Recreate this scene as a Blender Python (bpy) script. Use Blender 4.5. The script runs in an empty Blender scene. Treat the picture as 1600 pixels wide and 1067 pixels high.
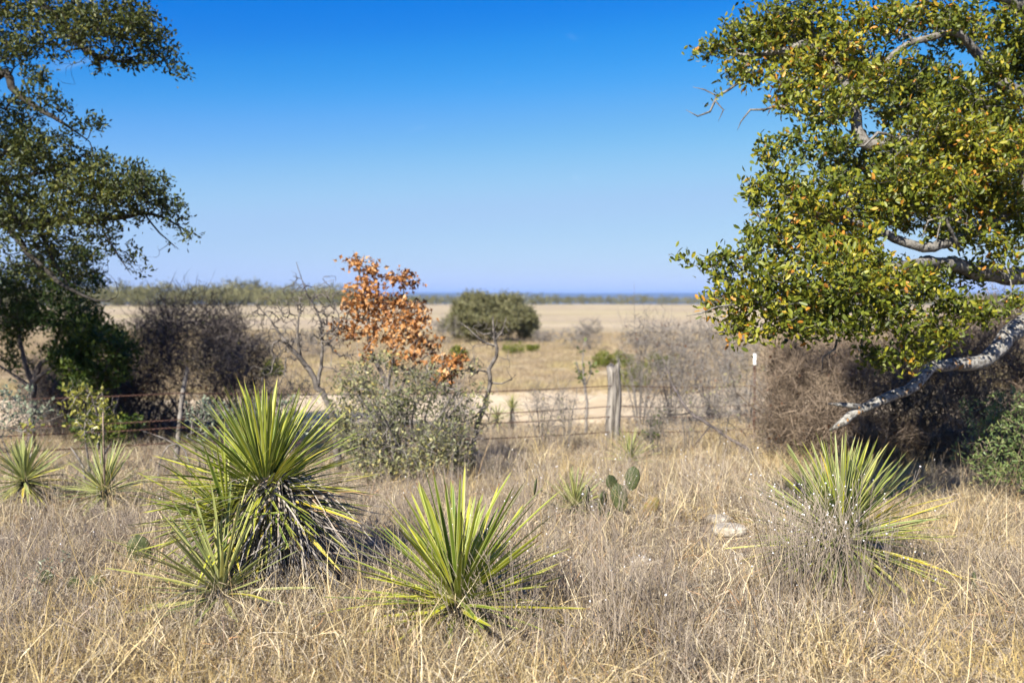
import bpy, math, random
import numpy as np
from mathutils import Vector, Matrix

rng = np.random.default_rng(7)
random.seed(7)
S = bpy.context.scene
COL = S.collection
TAU = math.tau

# ------------------------------------------------------------------ camera
F = 1600 * 35.0 / 36.0
HZ = 465.0                       # pixel row of the true horizon in the photograph
CAMZ = 1.55
PITCH = math.atan((533.5 - HZ) / F)
cam_d = bpy.data.cameras.new('camera'); cam = bpy.data.objects.new('camera', cam_d); COL.objects.link(cam)
cam.location = (0, 0, CAMZ); cam.rotation_euler = (math.pi / 2 - PITCH, 0, 0)
cam_d.lens = 35; cam_d.sensor_width = 36; cam_d.clip_start = 0.05; cam_d.clip_end = 80000
cam_d.dof.use_dof = True; cam_d.dof.focus_distance = 5.15; cam_d.dof.aperture_fstop = 2.0
S.camera = cam

# ------------------------------------------------------------------ sky and sun
EXPO = 1.24
EL, AZ = math.radians(38), math.radians(209)          # azimuth clockwise from +Y: behind the camera, to its left
W = bpy.data.worlds.new('World'); S.world = W; W.use_nodes = True
nt = W.node_tree; nt.nodes.clear()
wo = nt.nodes.new('ShaderNodeOutputWorld'); bg = nt.nodes.new('ShaderNodeBackground')
sky = nt.nodes.new('ShaderNodeTexSky'); sky.sky_type = 'NISHITA'; sky.sun_disc = False
sky.sun_elevation = EL; sky.sun_rotation = AZ; sky.altitude = 600; sky.air_density = 1.0; sky.dust_density = 0.25; sky.ozone_density = 3.0
hs = nt.nodes.new('ShaderNodeHueSaturation'); hs.inputs['Saturation'].default_value = 1.22; hs.inputs['Value'].default_value = 1.0
gm = nt.nodes.new('ShaderNodeGamma'); gm.inputs['Gamma'].default_value = 1.0
# a few thin cirrus wisps, thinning out all over the sky
tc = nt.nodes.new('ShaderNodeTexCoord'); mp = nt.nodes.new('ShaderNodeMapping'); mp.inputs['Scale'].default_value = (5, 5, 16)
mp.inputs['Location'].default_value = (1.2302, 0.1120, 1.3781)
nz = nt.nodes.new('ShaderNodeTexNoise'); nz.inputs['Scale'].default_value = 1.6; nz.inputs['Detail'].default_value = 7; nz.inputs['Distortion'].default_value = 0.8
mr = nt.nodes.new('ShaderNodeMapRange'); mr.inputs['From Min'].default_value = 0.685; mr.inputs['From Max'].default_value = 0.85; mr.inputs['To Max'].default_value = 0.24
mx = nt.nodes.new('ShaderNodeMix'); mx.data_type = 'RGBA'; mx.inputs['B'].default_value = (3.6, 4.3, 4.9, 1)
L = nt.links.new
sc1 = nt.nodes.new('ShaderNodeVectorMath'); sc1.operation = 'SCALE'; sc1.inputs['Scale'].default_value = 0.12 * 1.2746 * 0.87
cv = nt.nodes.new('ShaderNodeRGBCurve'); cm = cv.mapping; cm.use_clip = False
for ch, pts in enumerate([[(0, 0), (.12, .0), (.173, .032), (.26, .155), (.445, .36), (.71, .45), (1, .56)], [(0, .06), (.34, .22), (.406, .31), (.534, .45), (.747, .61), (.90, .63), (1, .66)], [(0, .5), (.68, .80), (.784, .865), (.88, .915), (.98, .90), (1, .90)]]):
    c = cm.curves[ch]
    c.points[0].location = pts[0]; c.points[1].location = pts[-1]
    for p in pts[1:-1]: c.points.new(*p)
cm.update()
sc2 = nt.nodes.new('ShaderNodeVectorMath'); sc2.operation = 'SCALE'; sc2.inputs['Scale'].default_value = 1 / (0.12 * 2 ** EXPO)
L(sky.outputs[0], hs.inputs['Color']); L(hs.outputs[0], sc1.inputs[0]); L(sc1.outputs[0], cv.inputs['Color']); L(cv.outputs[0], sc2.inputs[0]); L(sc2.outputs[0], gm.inputs['Color'])
L(tc.outputs['Generated'], mp.inputs[0]); L(mp.outputs[0], nz.inputs['Vector']); L(nz.outputs[0], mr.inputs['Value'])
L(mr.outputs[0], mx.inputs['Factor']); L(gm.outputs[0], mx.inputs['A']); L(mx.outputs['Result'], bg.inputs['Color'])
bg.inputs['Strength'].default_value = 0.12
L(bg.outputs[0], wo.inputs[0])
sun_d = bpy.data.lights.new('sun', 'SUN'); sun = bpy.data.objects.new('sun', sun_d); COL.objects.link(sun)
sdir = Vector((math.sin(AZ) * math.cos(EL), math.cos(AZ) * math.cos(EL), math.sin(EL)))
sun.rotation_euler = sdir.to_track_quat('Z', 'Y').to_euler(); sun.location = (-6, -6, 12)
sun_d.energy = 5.0; sun_d.angle = math.radians(0.53); sun_d.color = (1.0, 0.95, 0.83)
S.view_settings.view_transform = 'Standard'; S.view_settings.look = 'None'; S.view_settings.gamma = 1.0
S.view_settings.exposure = EXPO; S.view_settings.use_curve_mapping = False
S.cycles.max_bounces = 5; S.cycles.transparent_max_bounces = 8; S.cycles.diffuse_bounces = 2; S.cycles.use_adaptive_sampling = True; S.cycles.adaptive_threshold = 0.02; S.cycles.volume_bounces = 0
S.cycles.use_denoising = True

# ------------------------------------------------------------------ helpers: pixels, ground
def ray(px, py):
    cx, cy = (px - 800) / F, (533.5 - py) / F
    v = np.array([cx, math.cos(PITCH) + math.sin(PITCH) * cy, -math.sin(PITCH) + math.cos(PITCH) * cy])
    return v / v[1]
def P(px, py, d): return np.array([0, 0, CAMZ]) + ray(px, py) * d

GY = np.array([-60, 0, 5, 8, 13, 20, 30, 60, 150, 420, 560, 900, 2000, 40000.])
GZ = np.array([0.5, 0, 0, -.12, -.46, -.74, -.9, -1.12, -1.25, -1.3, -2.6, -22, -42, -42.])
def gz(x, y):
    x = np.asarray(x, float); y = np.asarray(y, float)
    z = np.interp(y, GY, GZ)
    a = np.clip((y + 60) / 60, 0, 1)
    z = z + 0.035 * np.sin(x * 1.3 + 0.7) * np.sin(y * 1.1) + 0.02 * np.sin(x * 3.1 + y * 2.3)
    far = np.clip((y - 12) / 60, 0, 1)
    z = z + far * 0.10 * np.sin(x * .11 + 1.1) * np.sin(y * .07)
    return z
def GD(px, d, py=600):
    r = ray(px, py); x = r[0] * d
    return np.array([x, d, float(gz(x, d))])

# ------------------------------------------------------------------ helpers: objects
def tag(o, label=None, cat=None, group=None, kind=None):
    if label: o['label'] = label
    if cat: o['category'] = cat
    if group: o['group'] = group
    if kind: o['kind'] = kind
    return o
def empty(name, loc, label, cat, group=None):
    o = bpy.data.objects.new(name, None); COL.objects.link(o); o.location = [float(v) for v in loc]
    o.empty_display_size = 0.1
    return tag(o, label, cat, group)
def mesh_np(name, V, faces, mats, attrs=None, smooth=False, link=True):
    """V (n,3); faces: list of int arrays (m,k)"""
    me = bpy.data.meshes.new(name)
    V = np.ascontiguousarray(V, dtype=np.float32)
    me.vertices.add(len(V)); me.vertices.foreach_set('co', V.ravel())
    faces = [np.asarray(f, dtype=np.int32) for f in faces if len(f)]
    nl = sum(f.size for f in faces); npoly = sum(len(f) for f in faces)
    me.loops.add(nl); me.polygons.add(npoly)
    me.loops.foreach_set('vertex_index', np.concatenate([f.ravel() for f in faces]))
    cnt = np.concatenate([np.full(len(f), f.shape[1], np.int32) for f in faces])
    st = np.concatenate([[0], np.cumsum(cnt)[:-1]]).astype(np.int32)
    me.polygons.foreach_set('loop_start', st)
    if smooth: me.polygons.foreach_set('use_smooth', np.ones(npoly, bool))
    for k, v in (attrs or {}).items():
        a = me.attributes.new(k, 'FLOAT', 'POINT'); a.data.foreach_set('value', np.ascontiguousarray(v, dtype=np.float32))
    me.update(calc_edges=True); me.validate()
    for m in (mats if isinstance(mats, (list, tuple)) else [mats]): me.materials.append(m)
    return me
def obj(name, me, parent=None):
    o = bpy.data.objects.new(name, me); COL.objects.link(o)
    if parent: o.parent = parent
    return o

# ------------------------------------------------------------------ materials
def new_mat(name):
    m = bpy.data.materials.new(name); m.use_nodes = True; n = m.node_tree; n.nodes.clear()
    return m, n
def ramp(n, stops):
    r = n.nodes.new('ShaderNodeValToRGB'); e = r.color_ramp.elements
    e[0].position, e[0].color = stops[0][0], (*stops[0][1], 1)
    e[1].position, e[1].color = stops[-1][0], (*stops[-1][1], 1)
    for p, c in stops[1:-1]:
        x = e.new(p); x.color = (*c, 1)
    return r
def noise(n, scale, detail=4, vec=None, rough=.55):
    t = n.nodes.new('ShaderNodeTexNoise'); t.inputs['Scale'].default_value = scale; t.inputs['Detail'].default_value = detail
    t.inputs['Roughness'].default_value = rough
    if vec is not None: n.links.new(vec, t.inputs['Vector'])
    return t
def mixc(n, f, a, b, mode='MIX'):
    x = n.nodes.new('ShaderNodeMix'); x.data_type = 'RGBA'; x.blend_type = mode
    for s, v in (('Factor', f), ('A', a), ('B', b)):
        if hasattr(v, 'is_linked'): n.links.new(v, x.inputs[s])
        else: x.inputs[s].default_value = v if s == 'Factor' else (*v, 1)
    return x.outputs['Result']
def mrange(n, v, a, b, c=0, d=1):
    r = n.nodes.new('ShaderNodeMapRange'); n.links.new(v, r.inputs['Value'])
    for k, q in zip(('From Min', 'From Max', 'To Min', 'To Max'), (a, b, c, d)): r.inputs[k].default_value = q
    return r.outputs[0]
def attr(n, name):
    a = n.nodes.new('ShaderNodeAttribute'); a.attribute_name = name; return a.outputs['Fac']
def finish(n, color, rough=.6, trans=0.0, spec=.4, bump=None, bstr=.3, tcol=None):
    o = n.nodes.new('ShaderNodeOutputMaterial'); b = n.nodes.new('ShaderNodeBsdfPrincipled')
    if hasattr(color, 'is_linked'): n.links.new(color, b.inputs['Base Color'])
    else: b.inputs['Base Color'].default_value = (*color, 1)
    b.inputs['Roughness'].default_value = rough; b.inputs['Specular IOR Level'].default_value = spec
    if bump is not None:
        bm = n.nodes.new('ShaderNodeBump'); bm.inputs['Strength'].default_value = bstr; bm.inputs['Distance'].default_value = .02
        n.links.new(bump, bm.inputs['Height']); n.links.new(bm.outputs[0], b.inputs['Normal'])
    if trans > 0:
        t = n.nodes.new('ShaderNodeBsdfTranslucent'); m = n.nodes.new('ShaderNodeMixShader'); m.inputs[0].default_value = trans
        c = tcol if tcol is not None else color
        if hasattr(c, 'is_linked'): n.links.new(c, t.inputs[0])
        else: t.inputs[0].default_value = (*c, 1)
        n.links.new(b.outputs[0], m.inputs[1]); n.links.new(t.outputs[0], m.inputs[2]); n.links.new(m.outputs[0], o.inputs[0])
    else: n.links.new(b.outputs[0], o.inputs[0])
def leaf_mat(name, stops, rough=.4, trans=.3, spec=.5):
    m, n = new_mat(name); r = ramp(n, stops); n.links.new(attr(n, 'rnd'), r.inputs[0])
    finish(n, r.outputs[0], rough, trans, spec); return m
def bark_mat(name, dark, light, scale=14, lichen=None, orange=False):
    m, n = new_mat(name)
    tcn = n.nodes.new('ShaderNodeTexCoord'); v = tcn.outputs['Object']
    a = noise(n, scale, 6, v, .65); b = noise(n, scale * 4.5, 4, v)
    col = mixc(n, mrange(n, a.outputs[0], .38, .62), dark, light)
    if lichen is not None:
        c = noise(n, scale * 1.7, 5, v, .7); col = mixc(n, mrange(n, c.outputs[0], .40, .56), col, lichen)
        d = noise(n, scale * 3.0, 5, v, .7); col = mixc(n, mrange(n, d.outputs[0], .54, .68, 0, .8), col, (.07, .062, .055))
    if orange:
        d = noise(n, scale * .8, 3, v); col = mixc(n, mrange(n, d.outputs[0], .62, .66), col, (.33, .17, .06))
    finish(n, col, .85, 0, .2, b.outputs[0], .5); return m
def blade_mat(name, stops, grey=None, patch=.35, trans=.25, rough=.55, golden=None):
    """dry grass: tint per blade, drifting patches of greyer and more golden growth over the ground"""
    m, n = new_mat(name); r = ramp(n, stops); n.links.new(attr(n, 'rnd'), r.inputs[0])
    g = n.nodes.new('ShaderNodeNewGeometry'); col = r.outputs[0]
    if grey:
        t = noise(n, .55, 3, g.outputs['Position']); col = mixc(n, mrange(n, t.outputs[0], .40, .62, 0, patch), col, grey)
    if golden:
        t = noise(n, .8, 2, g.outputs['Position']); col = mixc(n, mrange(n, t.outputs[0], .5, .68, 0, .7), col, golden)
    finish(n, col, rough, trans, .3); return m

M = {}
M['oak_leaf'] = leaf_mat('oak_leaf', [(0, (.045, .062, .008)), (.35, (.095, .118, .013)), (.65, (.205, .215, .02)), (.9, (.36, .29, .024)), (1, (.46, .2, .03))], .46, .22, .35)
M['oak_leaf_dark'] = leaf_mat('oak_leaf_dark', [(0, (.026, .038, .010)), (.6, (.062, .074, .014)), (1, (.18, .165, .03))], .5, .2, .3)
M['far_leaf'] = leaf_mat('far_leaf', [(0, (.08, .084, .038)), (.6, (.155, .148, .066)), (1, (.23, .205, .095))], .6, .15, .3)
M['juniper_leaf'] = leaf_mat('juniper_leaf', [(0, (.018, .038, .008)), (.7, (.04, .07, .010)), (1, (.09, .12, .012))], .55, .15, .3)
M['bright_juniper'] = leaf_mat('bright_juniper', [(0, (.07, .09, .012)), (.7, (.13, .145, .016)), (1, (.2, .19, .02))], .55, .2, .3)
M['orange_leaf'] = leaf_mat('orange_leaf', [(0, (.11, .045, .02)), (.35, (.34, .14, .04)), (.7, (.54, .255, .08)), (1, (.66, .42, .21))], .5, .35, .4)
M['red_leaf'] = leaf_mat('red_leaf', [(0, (.09, .04, .022)), (.6, (.19, .09, .05)), (1, (.33, .18, .09))], .6, .3, .3)
M['agarita_leaf'] = leaf_mat('agarita_leaf', [(0, (.08, .09, .04)), (.45, (.18, .19, .085)), (.8, (.31, .30, .14)), (1, (.48, .40, .14))], .5, .2, .4)
M['agarita_green'] = leaf_mat('agarita_green', [(0, (.07, .11, .035)), (.5, (.15, .20, .065)), (1, (.27, .27, .10))], .45, .25, .4)
M['yellow_leaf'] = leaf_mat('yellow_leaf', [(0, (.10, .115, .016)), (.5, (.23, .225, .04)), (1, (.36, .32, .07))], .35, .3, .5)
M['grey_leaf'] = leaf_mat('grey_leaf', [(0, (.10, .125, .085)), (.6, (.19, .22, .15)), (1, (.28, .29, .20))], .5, .2, .4)
M['lichen_bark'] = bark_mat('lichen_bark', (.035, .030, .026), (.11, .095, .08), 20, (.30, .285, .26), True)
M['oak_bark'] = bark_mat('oak_bark', (.03, .026, .022), (.12, .105, .09), 12, (.21, .195, .175))
M['dark_bark'] = bark_mat('dark_bark', (.016, .014, .012), (.06, .053, .047), 10)
M['grey_twig'] = bark_mat('grey_twig', (.10, .085, .075), (.26, .235, .21), 9)
M['brown_twig'] = bark_mat('brown_twig', (.07, .05, .037), (.27, .205, .15), 7)
M['dark_twig'] = bark_mat('dark_twig', (.05, .042, .04), (.15, .125, .115), 9)
M['mesquite_wood'] = bark_mat('mesquite_wood', (.045, .038, .034), (.20, .175, .155), 11)
M['dead_wood'] = bark_mat('dead_wood', (.16, .145, .13), (.42, .385, .34), 12, (.5, .47, .43))
M['rust'] = bark_mat('rust', (.05, .024, .018), (.14, .075, .055), 30)
M['grass'] = blade_mat('grass', [(0, (.07, .048, .028)), (.35, (.27, .20, .11)), (.62, (.60, .47, .25)), (.92, (.80, .69, .46)), (1, (.58, .32, .12))], (.42, .34, .26), .35, .28, .42, (.66, .48, .17))
M['litter'] = blade_mat('litter', [(0, (.10, .075, .05)), (.5, (.34, .27, .18)), (.85, (.70, .61, .47)), (1, (.44, .23, .10))], (.27, .22, .175), .45)
M['stem'] = blade_mat('stem', [(0, (.09, .07, .055)), (.5, (.25, .20, .155)), (1, (.46, .38, .29))], (.23, .185, .15), .4, .1, .7)
M['pasture_blade'] = blade_mat('pasture_blade', [(0, (.20, .14, .08)), (.5, (.39, .295, .175)), (1, (.52, .41, .25))], (.27, .21, .15), .5, .3, .6, (.44, .36, .15))
M['skirt'] = leaf_mat('skirt', [(0, (.07, .06, .052)), (.4, (.21, .185, .165)), (.85, (.40, .36, .32)), (1, (.34, .21, .11))], .7, .1, .2)
M['whitecurl'] = leaf_mat('whitecurl', [(0, (.30, .26, .23)), (.6, (.52, .47, .42)), (1, (.62, .58, .53))], .6, .15, .3)
def simple(name, col, rough=.7):
    m, n = new_mat(name); finish(n, col, rough); return m
M['flower'] = simple('flower', (.72, .70, .70), .8)
M['mast'] = simple('mast', (.2, .2, .21), .5)

def yucca_leaf_mat(name, green, yellow, amt, many=False):
    m, n = new_mat(name)
    oi = n.nodes.new('ShaderNodeObjectInfo'); t = attr(n, 'tt'); e = attr(n, 'ed')
    r = ramp(n, [(0, green), (1 - amt, tuple(g * .6 + y * .4 for g, y in zip(green, yellow))), (1, yellow)]); n.links.new(attr(n, 'rnd') if many else oi.outputs['Random'], r.inputs[0])
    col = mixc(n, mrange(n, e, .62, 1.0, 0, .85), r.outputs[0], (.56, .55, .22))
    col = mixc(n, mrange(n, t, .0, .22, .65, 0), col, (.40, .37, .22))
    col = mixc(n, mrange(n, t, .93, .985), col, (.19, .11, .06))
    g = n.nodes.new('ShaderNodeTexCoord'); w = noise(n, 9, 3, g.outputs['Object'])
    col = mixc(n, mrange(n, w.outputs[0], .6, .75, 0, .4), col, (.30, .25, .06))
    finish(n, col, .45, .22, .3); return m
M['yucca'] = yucca_leaf_mat('yucca', (.10, .155, .021), (.42, .41, .03), .38)
M['yucca_many'] = yucca_leaf_mat('yucca_many', (.09, .14, .02), (.42, .41, .03), .35, True)
M['yucca_lit_yellow'] = yucca_leaf_mat('yucca_lit_yellow', (.15, .185, .028), (.48, .36, .03), .45)  # yellower copy for right-hand leaves, with the sunlight there painted in
M['yucca_pale'] = yucca_leaf_mat('yucca_pale', (.17, .21, .075), (.38, .35, .10), .3)

def ground_mat():
    m, n = new_mat('ground')
    g = n.nodes.new('ShaderNodeNewGeometry'); v = g.outputs['Position']
    sx = n.nodes.new('ShaderNodeSeparateXYZ'); n.links.new(v, sx.inputs[0]); y = sx.outputs['Y']
    mpn = n.nodes.new('ShaderNodeMapping'); mpn.inputs['Scale'].default_value = (.25, 1, 1); n.links.new(v, mpn.inputs[0])
    big = noise(n, .05, 6, mpn.outputs[0], .7); mid = noise(n, .9, 6, v, .7); fine = noise(n, 14, 5, v, .7)
    soil = mixc(n, mrange(n, fine.outputs[0], .35, .65), (.10, .075, .055), (.26, .205, .15))
    past = mixc(n, mrange(n, big.outputs[0], .36, .64), (.265, .205, .135), (.43, .345, .215))
    past = mixc(n, mrange(n, mid.outputs[0], .45, .70, 0, .5), past, (.30, .235, .155))
    st = noise(n, .016, 5, mpn.outputs[0], .6); past = mixc(n, mrange(n, st.outputs[0], .52, .64, 0, .55), past, (.50, .41, .29))
    st2 = noise(n, .03, 5, mpn.outputs[0], .6); past = mixc(n, mrange(n, st2.outputs[0], .58, .68, 0, .55), past, (.235, .195, .16))
    st3 = noise(n, .045, 3, mpn.outputs[0], .5); past = mixc(n, mrange(n, st3.outputs[0], .55, .62, 0, .5), past, (.36, .32, .13))
    col = mixc(n, mrange(n, y, 11, 16), soil, past)
    col = mixc(n, mrange(n, y, 700, 1500), col, (.07, .075, .05))
    finish(n, col, .95, 0, .1, fine.outputs[0], .6); return m
M['ground'] = ground_mat()
def road_mat():
    m, n = new_mat('caliche')
    g = n.nodes.new('ShaderNodeNewGeometry'); v = g.outputs['Position']
    a = noise(n, .7, 6, v, .7); b = noise(n, 22, 5, v, .7)
    col = mixc(n, mrange(n, a.outputs[0], .35, .65), (.44, .335, .20), (.62, .50, .34))
    col = mixc(n, mrange(n, b.outputs[0], .5, .7, 0, .4), col, (.33, .25, .17))
    finish(n, col, .95, 0, .1, b.outputs[0], .6); return m
M['road'] = road_mat()

# ------------------------------------------------------------------ setting: ground, road, far hills
def spaced(a, b, s0, g):
    out = [a]; s = s0
    while out[-1] < b: out.append(out[-1] + s); s *= g
    return out
ys = np.array(sorted(set([-60., -30, -15, -7, -3] + spaced(-1, 40000, .16, 1.022))))
u = np.array(spaced(0, 40000, .16, 1.045)); xs = np.concatenate([-u[::-1], u[1:]])
X, Y = np.meshgrid(xs, ys); Z = gz(X, Y)
nx, ny = len(xs), len(ys)
ii = (np.arange(ny - 1)[:, None] * nx + np.arange(nx - 1)[None]).ravel()
me = mesh_np('ground', np.stack([X.ravel(), Y.ravel(), Z.ravel()], 1), [np.stack([ii, ii + 1, ii + nx + 1, ii + nx], 1)], M['ground'], smooth=True)
tag(obj('ground', me), kind='structure')

# dirt road beyond the fence: sheet a few millimetres above the ground, ragged edges
rx = np.arange(-60, 60.01, .35)
def road_mid(x): return 20.3 + .10 * x + .5 * np.sin(x * .21)
wob = lambda x, k: .35 * np.sin(x * 1.7 + k) + .22 * np.sin(x * 4.1 + 2 * k) + .15 * np.sin(x * 9.3 + 3 * k)
rows = []
for t in np.linspace(0, 1, 13):
    yy = road_mid(rx) + (t - .5) * 8.2 + (wob(rx, 1) * (1 - t) + wob(rx, 4) * t)
    rows.append(np.stack([rx, yy, gz(rx, yy) + .012 + .03 * math.sin(math.pi * t)], 1))
RV = np.concatenate(rows); nr = len(rx)
ii = (np.arange(12)[:, None] * nr + np.arange(nr - 1)[None]).ravel()
tag(obj('dirt_road', mesh_np('dirt_road', RV, [np.stack([ii, ii + 1, ii + nr + 1, ii + nr], 1)], M['road'], smooth=True)), kind='structure')

# far blue hills beyond the edge of the plateau
hx = np.linspace(-16000, 16000, 160)
prof = lambda x, k: .55 + .22 * np.sin(x * .00035 + k) + .13 * np.sin(x * .0011 + 2.1 * k) + .07 * np.sin(x * .0031 + k)
rows = []
for j, (yy, hh) in enumerate([(7500, 0), (9000, 40), (10500, 85), (12000, 118), (13500, 112), (16000, 60)]):
    rows.append(np.stack([hx, np.full_like(hx, yy), -42 + .86 * hh * (.75 + .35 * prof(hx, 1.3 + .1 * j))], 1))
HV = np.concatenate(rows); nh = len(hx); ii = (np.arange(5)[:, None] * nh + np.arange(nh - 1)[None]).ravel()
m, n = new_mat('hill'); gg = n.nodes.new('ShaderNodeNewGeometry'); q = noise(n, .004, 5, gg.outputs['Position'])
finish(n, mixc(n, q.outputs[0], (.03, .04, .025), (.09, .09, .05)), .95, 0, .1)
tag(obj('far_hills', mesh_np('far_hills', HV, [np.stack([ii, ii + 1, ii + nh + 1, ii + nh], 1)], m, smooth=True)), kind='structure')

# ------------------------------------------------------------------ plant growth
def unit(v): return v / (np.linalg.norm(v, axis=-1, keepdims=True) + 1e-9)
def spline(pts, step):
    """pts: list of (vec3, r); Catmull-Rom"""
    p = np.array([q[0] for q in pts], float); r = np.array([q[1] for q in pts], float)
    pp = np.vstack([2 * p[0] - p[1], p, 2 * p[-1] - p[-2]]); out = []; ro = []
    for i in range(len(p) - 1):
        a, b, c, d = pp[i:i + 4]; k = max(1, int(np.linalg.norm(c - b) / step))
        for t in np.arange(k) / k:
            out.append(.5 * ((2 * b) + (c - a) * t + (2 * a - 5 * b + 4 * c - d) * t * t + (-a + 3 * b - 3 * c + d) * t ** 3))
            ro.append(r[i] * (1 - t) + r[i + 1] * t)
    out.append(p[-1]); ro.append(r[-1])
    return np.array(out), np.array(ro)
class Plant: pass
def grow(limbs, pts, step=.08, r0=.0025, e=2.3, bend=.35, jit=.12, rmax=1e9, seed=0, cap=None):
    g = np.random.default_rng(seed)
    N = sum(600 for _ in limbs) + int(len(pts) * 6) + 4000
    pos = np.zeros((N, 3)); par = np.full(N, -1, int); rmin = np.zeros(N); n = 0; lim = np.zeros(N, bool)
    for k, lb in enumerate(limbs):
        q, r = spline(lb, step)
        prev = -1
        if n: prev = int(np.argmin(((pos[:n] - q[0]) ** 2).sum(1)))
        j = g.normal(0, 1, q.shape) * np.minimum(r * .25, step * .10)[:, None]; j[0] = 0; q = q + j
        for a, b in zip(q, r):
            pos[n] = a; par[n] = prev; rmin[n] = b; lim[n] = True; prev = n; n += 1
    pts = np.asarray(pts)
    if len(pts):
        d0 = np.array([np.min(((pos[:n] - p) ** 2).sum(1)) for p in pts])
        for p in pts[np.argsort(d0)]:
            d = np.sqrt(((pos[:n] - p) ** 2).sum(1)); i = int(np.argmin(d)); Ln = d[i]
            if Ln < step * .3 or n > N - 40: continue
            t = unit(pos[i] - pos[par[i]]) if par[i] >= 0 else np.array([0, 0, 1.])
            k = int(min(30, max(1, math.ceil(Ln / step))))
            c = pos[i] + t * Ln * bend + g.normal(0, jit, 3) * Ln
            prev = i
            for s in (np.arange(k) + 1) / k:
                q = pos[i] * (1 - s) ** 2 + 2 * c * s * (1 - s) + p * s * s
                if s < 1: q = q + g.normal(0, jit * .35, 3) * step
                pos[n] = q; par[n] = prev; prev = n; n += 1
    pos, par, rmin, lim = pos[:n], par[:n], rmin[:n], lim[:n]
    ar = np.zeros(n); nch = np.bincount(par[par >= 0], minlength=n); ar[nch == 0] = r0 ** e
    for i in range(n - 1, -1, -1):
        if par[i] >= 0: ar[par[i]] += ar[i]
    rad = np.minimum(ar ** (1 / e), rmax)
    rad = np.where(lim, rmin, rad)
    for i in range(n):
        if par[i] >= 0 and not lim[i]: rad[i] = min(rad[i], rad[par[i]])
    o = Plant(); o.pos, o.par, o.rad, o.lim, o.nch = pos, par, rad, lim, nch
    dirs = np.zeros((n, 3)); ok = par >= 0; dirs[ok] = unit(pos[ok] - pos[par[ok]]); dirs[~ok] = (0, 0, 1); o.dir = dirs
    return o
def chains(pl, mask):
    n = len(pl.pos); ch = [[] for _ in range(n)]
    for i in range(n):
        if pl.par[i] >= 0: ch[pl.par[i]].append(i)
    main = np.full(n, -1, int)
    for i in range(n):
        if ch[i]: main[i] = max(ch[i], key=lambda c: (pl.lim[c], pl.rad[c]))
    out = []
    for i in range(n):
        p = pl.par[i]
        if mask[i] and (p < 0 or main[p] != i or not mask[p]):
            c = [p] if p >= 0 else []
            k = i
            while k >= 0 and mask[k]: c.append(k); k = main[k]
            if len(c) > 1: out.append((c, p >= 0))
    return out
def tubes(paths):
    """paths: list of (pos (n,3), rad (n,), sides)"""
    V, Q, T = [], [], []; off = 0
    for p, r, s in paths:
        n = len(p)
        t = np.gradient(p, axis=0); t = unit(t)
        mean = unit(t.mean(0)); ref = np.array([1., 0, 0]) if abs(mean[0]) < .6 else np.array([0, 1., 0])
        a = unit(np.cross(t, ref)); b = np.cross(t, a)
        th = np.arange(s) * TAU / s
        ring = p[:, None] + r[:, None, None] * (np.cos(th)[None, :, None] * a[:, None] + np.sin(th)[None, :, None] * b[:, None])
        V.append(ring.reshape(-1, 3))
        i = (np.arange(n - 1)[:, None] * s + np.arange(s)[None]); j = (np.arange(n - 1)[:, None] * s + (np.arange(s)[None] + 1) % s)
        Q.append(np.stack([i, j, j + s, i + s], -1).reshape(-1, 4) + off)
        # closing fan at the tip
        last = off + (n - 1) * s
        T.append(np.stack([np.full(s - 2, last), last + np.arange(1, s - 1), last + np.arange(2, s)], 1))
        off += n * s
    return np.concatenate(V), np.concatenate(Q), np.concatenate(T)
def wood_mesh(pl, mask, mat, base, name, rough=0.0, seed=0):
    g = np.random.default_rng(seed); ps = []
    for c, joined in chains(pl, mask):
        p = pl.pos[c]; r = pl.rad[c].copy()
        if joined: r[0] = min(r[0], r[1] * 1.25)
        if pl.nch[c[-1]] == 0: r[-1] *= .35
        s = 9 if r.max() > .05 else (6 if r.max() > .018 else (4 if r.max() > .007 else 3))
        if rough: r = r * (1 + g.normal(0, rough, len(r)))
        ps.append((p - base, r, s))
    if not ps: return None
    V, Q, T = tubes(ps)
    return mesh_np(name, V, [Q, T], mat, smooth=True)
def leaf_geo(pos, d, nrm, ln, wd, rnd, shape='oak', fold=.25):
    d = unit(d); s = unit(np.cross(d, nrm)); u = np.cross(s, d); N = len(pos)
    ln = np.asarray(ln)[:, None]; wd = np.asarray(wd)[:, None]
    if shape == 'oak':
        co = [(0, 0, 0), (.38, -.42, fold * .5), (.75, -.40, fold * .45), (1, 0, -.05), (.75, .40, fold * .45), (.38, .42, fold * .5)]
        fc = np.array([[0, 1, 2, 3], [0, 3, 4, 5]])
    elif shape == 'lobed':
        co = [(0, 0, 0), (.3, -.3, .1), (.45, -.62, .25), (.62, -.3, .1), (1, 0, -.2), (.62, .3, .1), (.45, .62, .25), (.3, .3, .1)]
        fc = np.array([[0, 1, 3, 4], [0, 4, 5, 7]]);
        V = np.stack([pos + d * ln * a + s * wd * b + u * wd * c for a, b, c in co], 1)
        base = np.arange(N)[:, None, None] * 8
        tr = np.array([[1, 2, 3], [5, 6, 7]])
        return V.reshape(-1, 3), [(base + fc).reshape(-1, 4), (base + tr).reshape(-1, 3)], np.repeat(rnd, 8)
    else:
        co = [(0, 0, 0), (.5, -.5, fold * .5), (1, 0, 0), (.5, .5, fold * .5)]; fc = np.array([[0, 1, 2], [0, 2, 3]])
    k = len(co)
    V = np.stack([pos + d * ln * a + s * wd * b + u * wd * c for a, b, c in co], 1)
    base = np.arange(N)[:, None, None] * k
    return V.reshape(-1, 3), [(base + fc).reshape(-1, fc.shape[1])], np.repeat(rnd, k)
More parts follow.
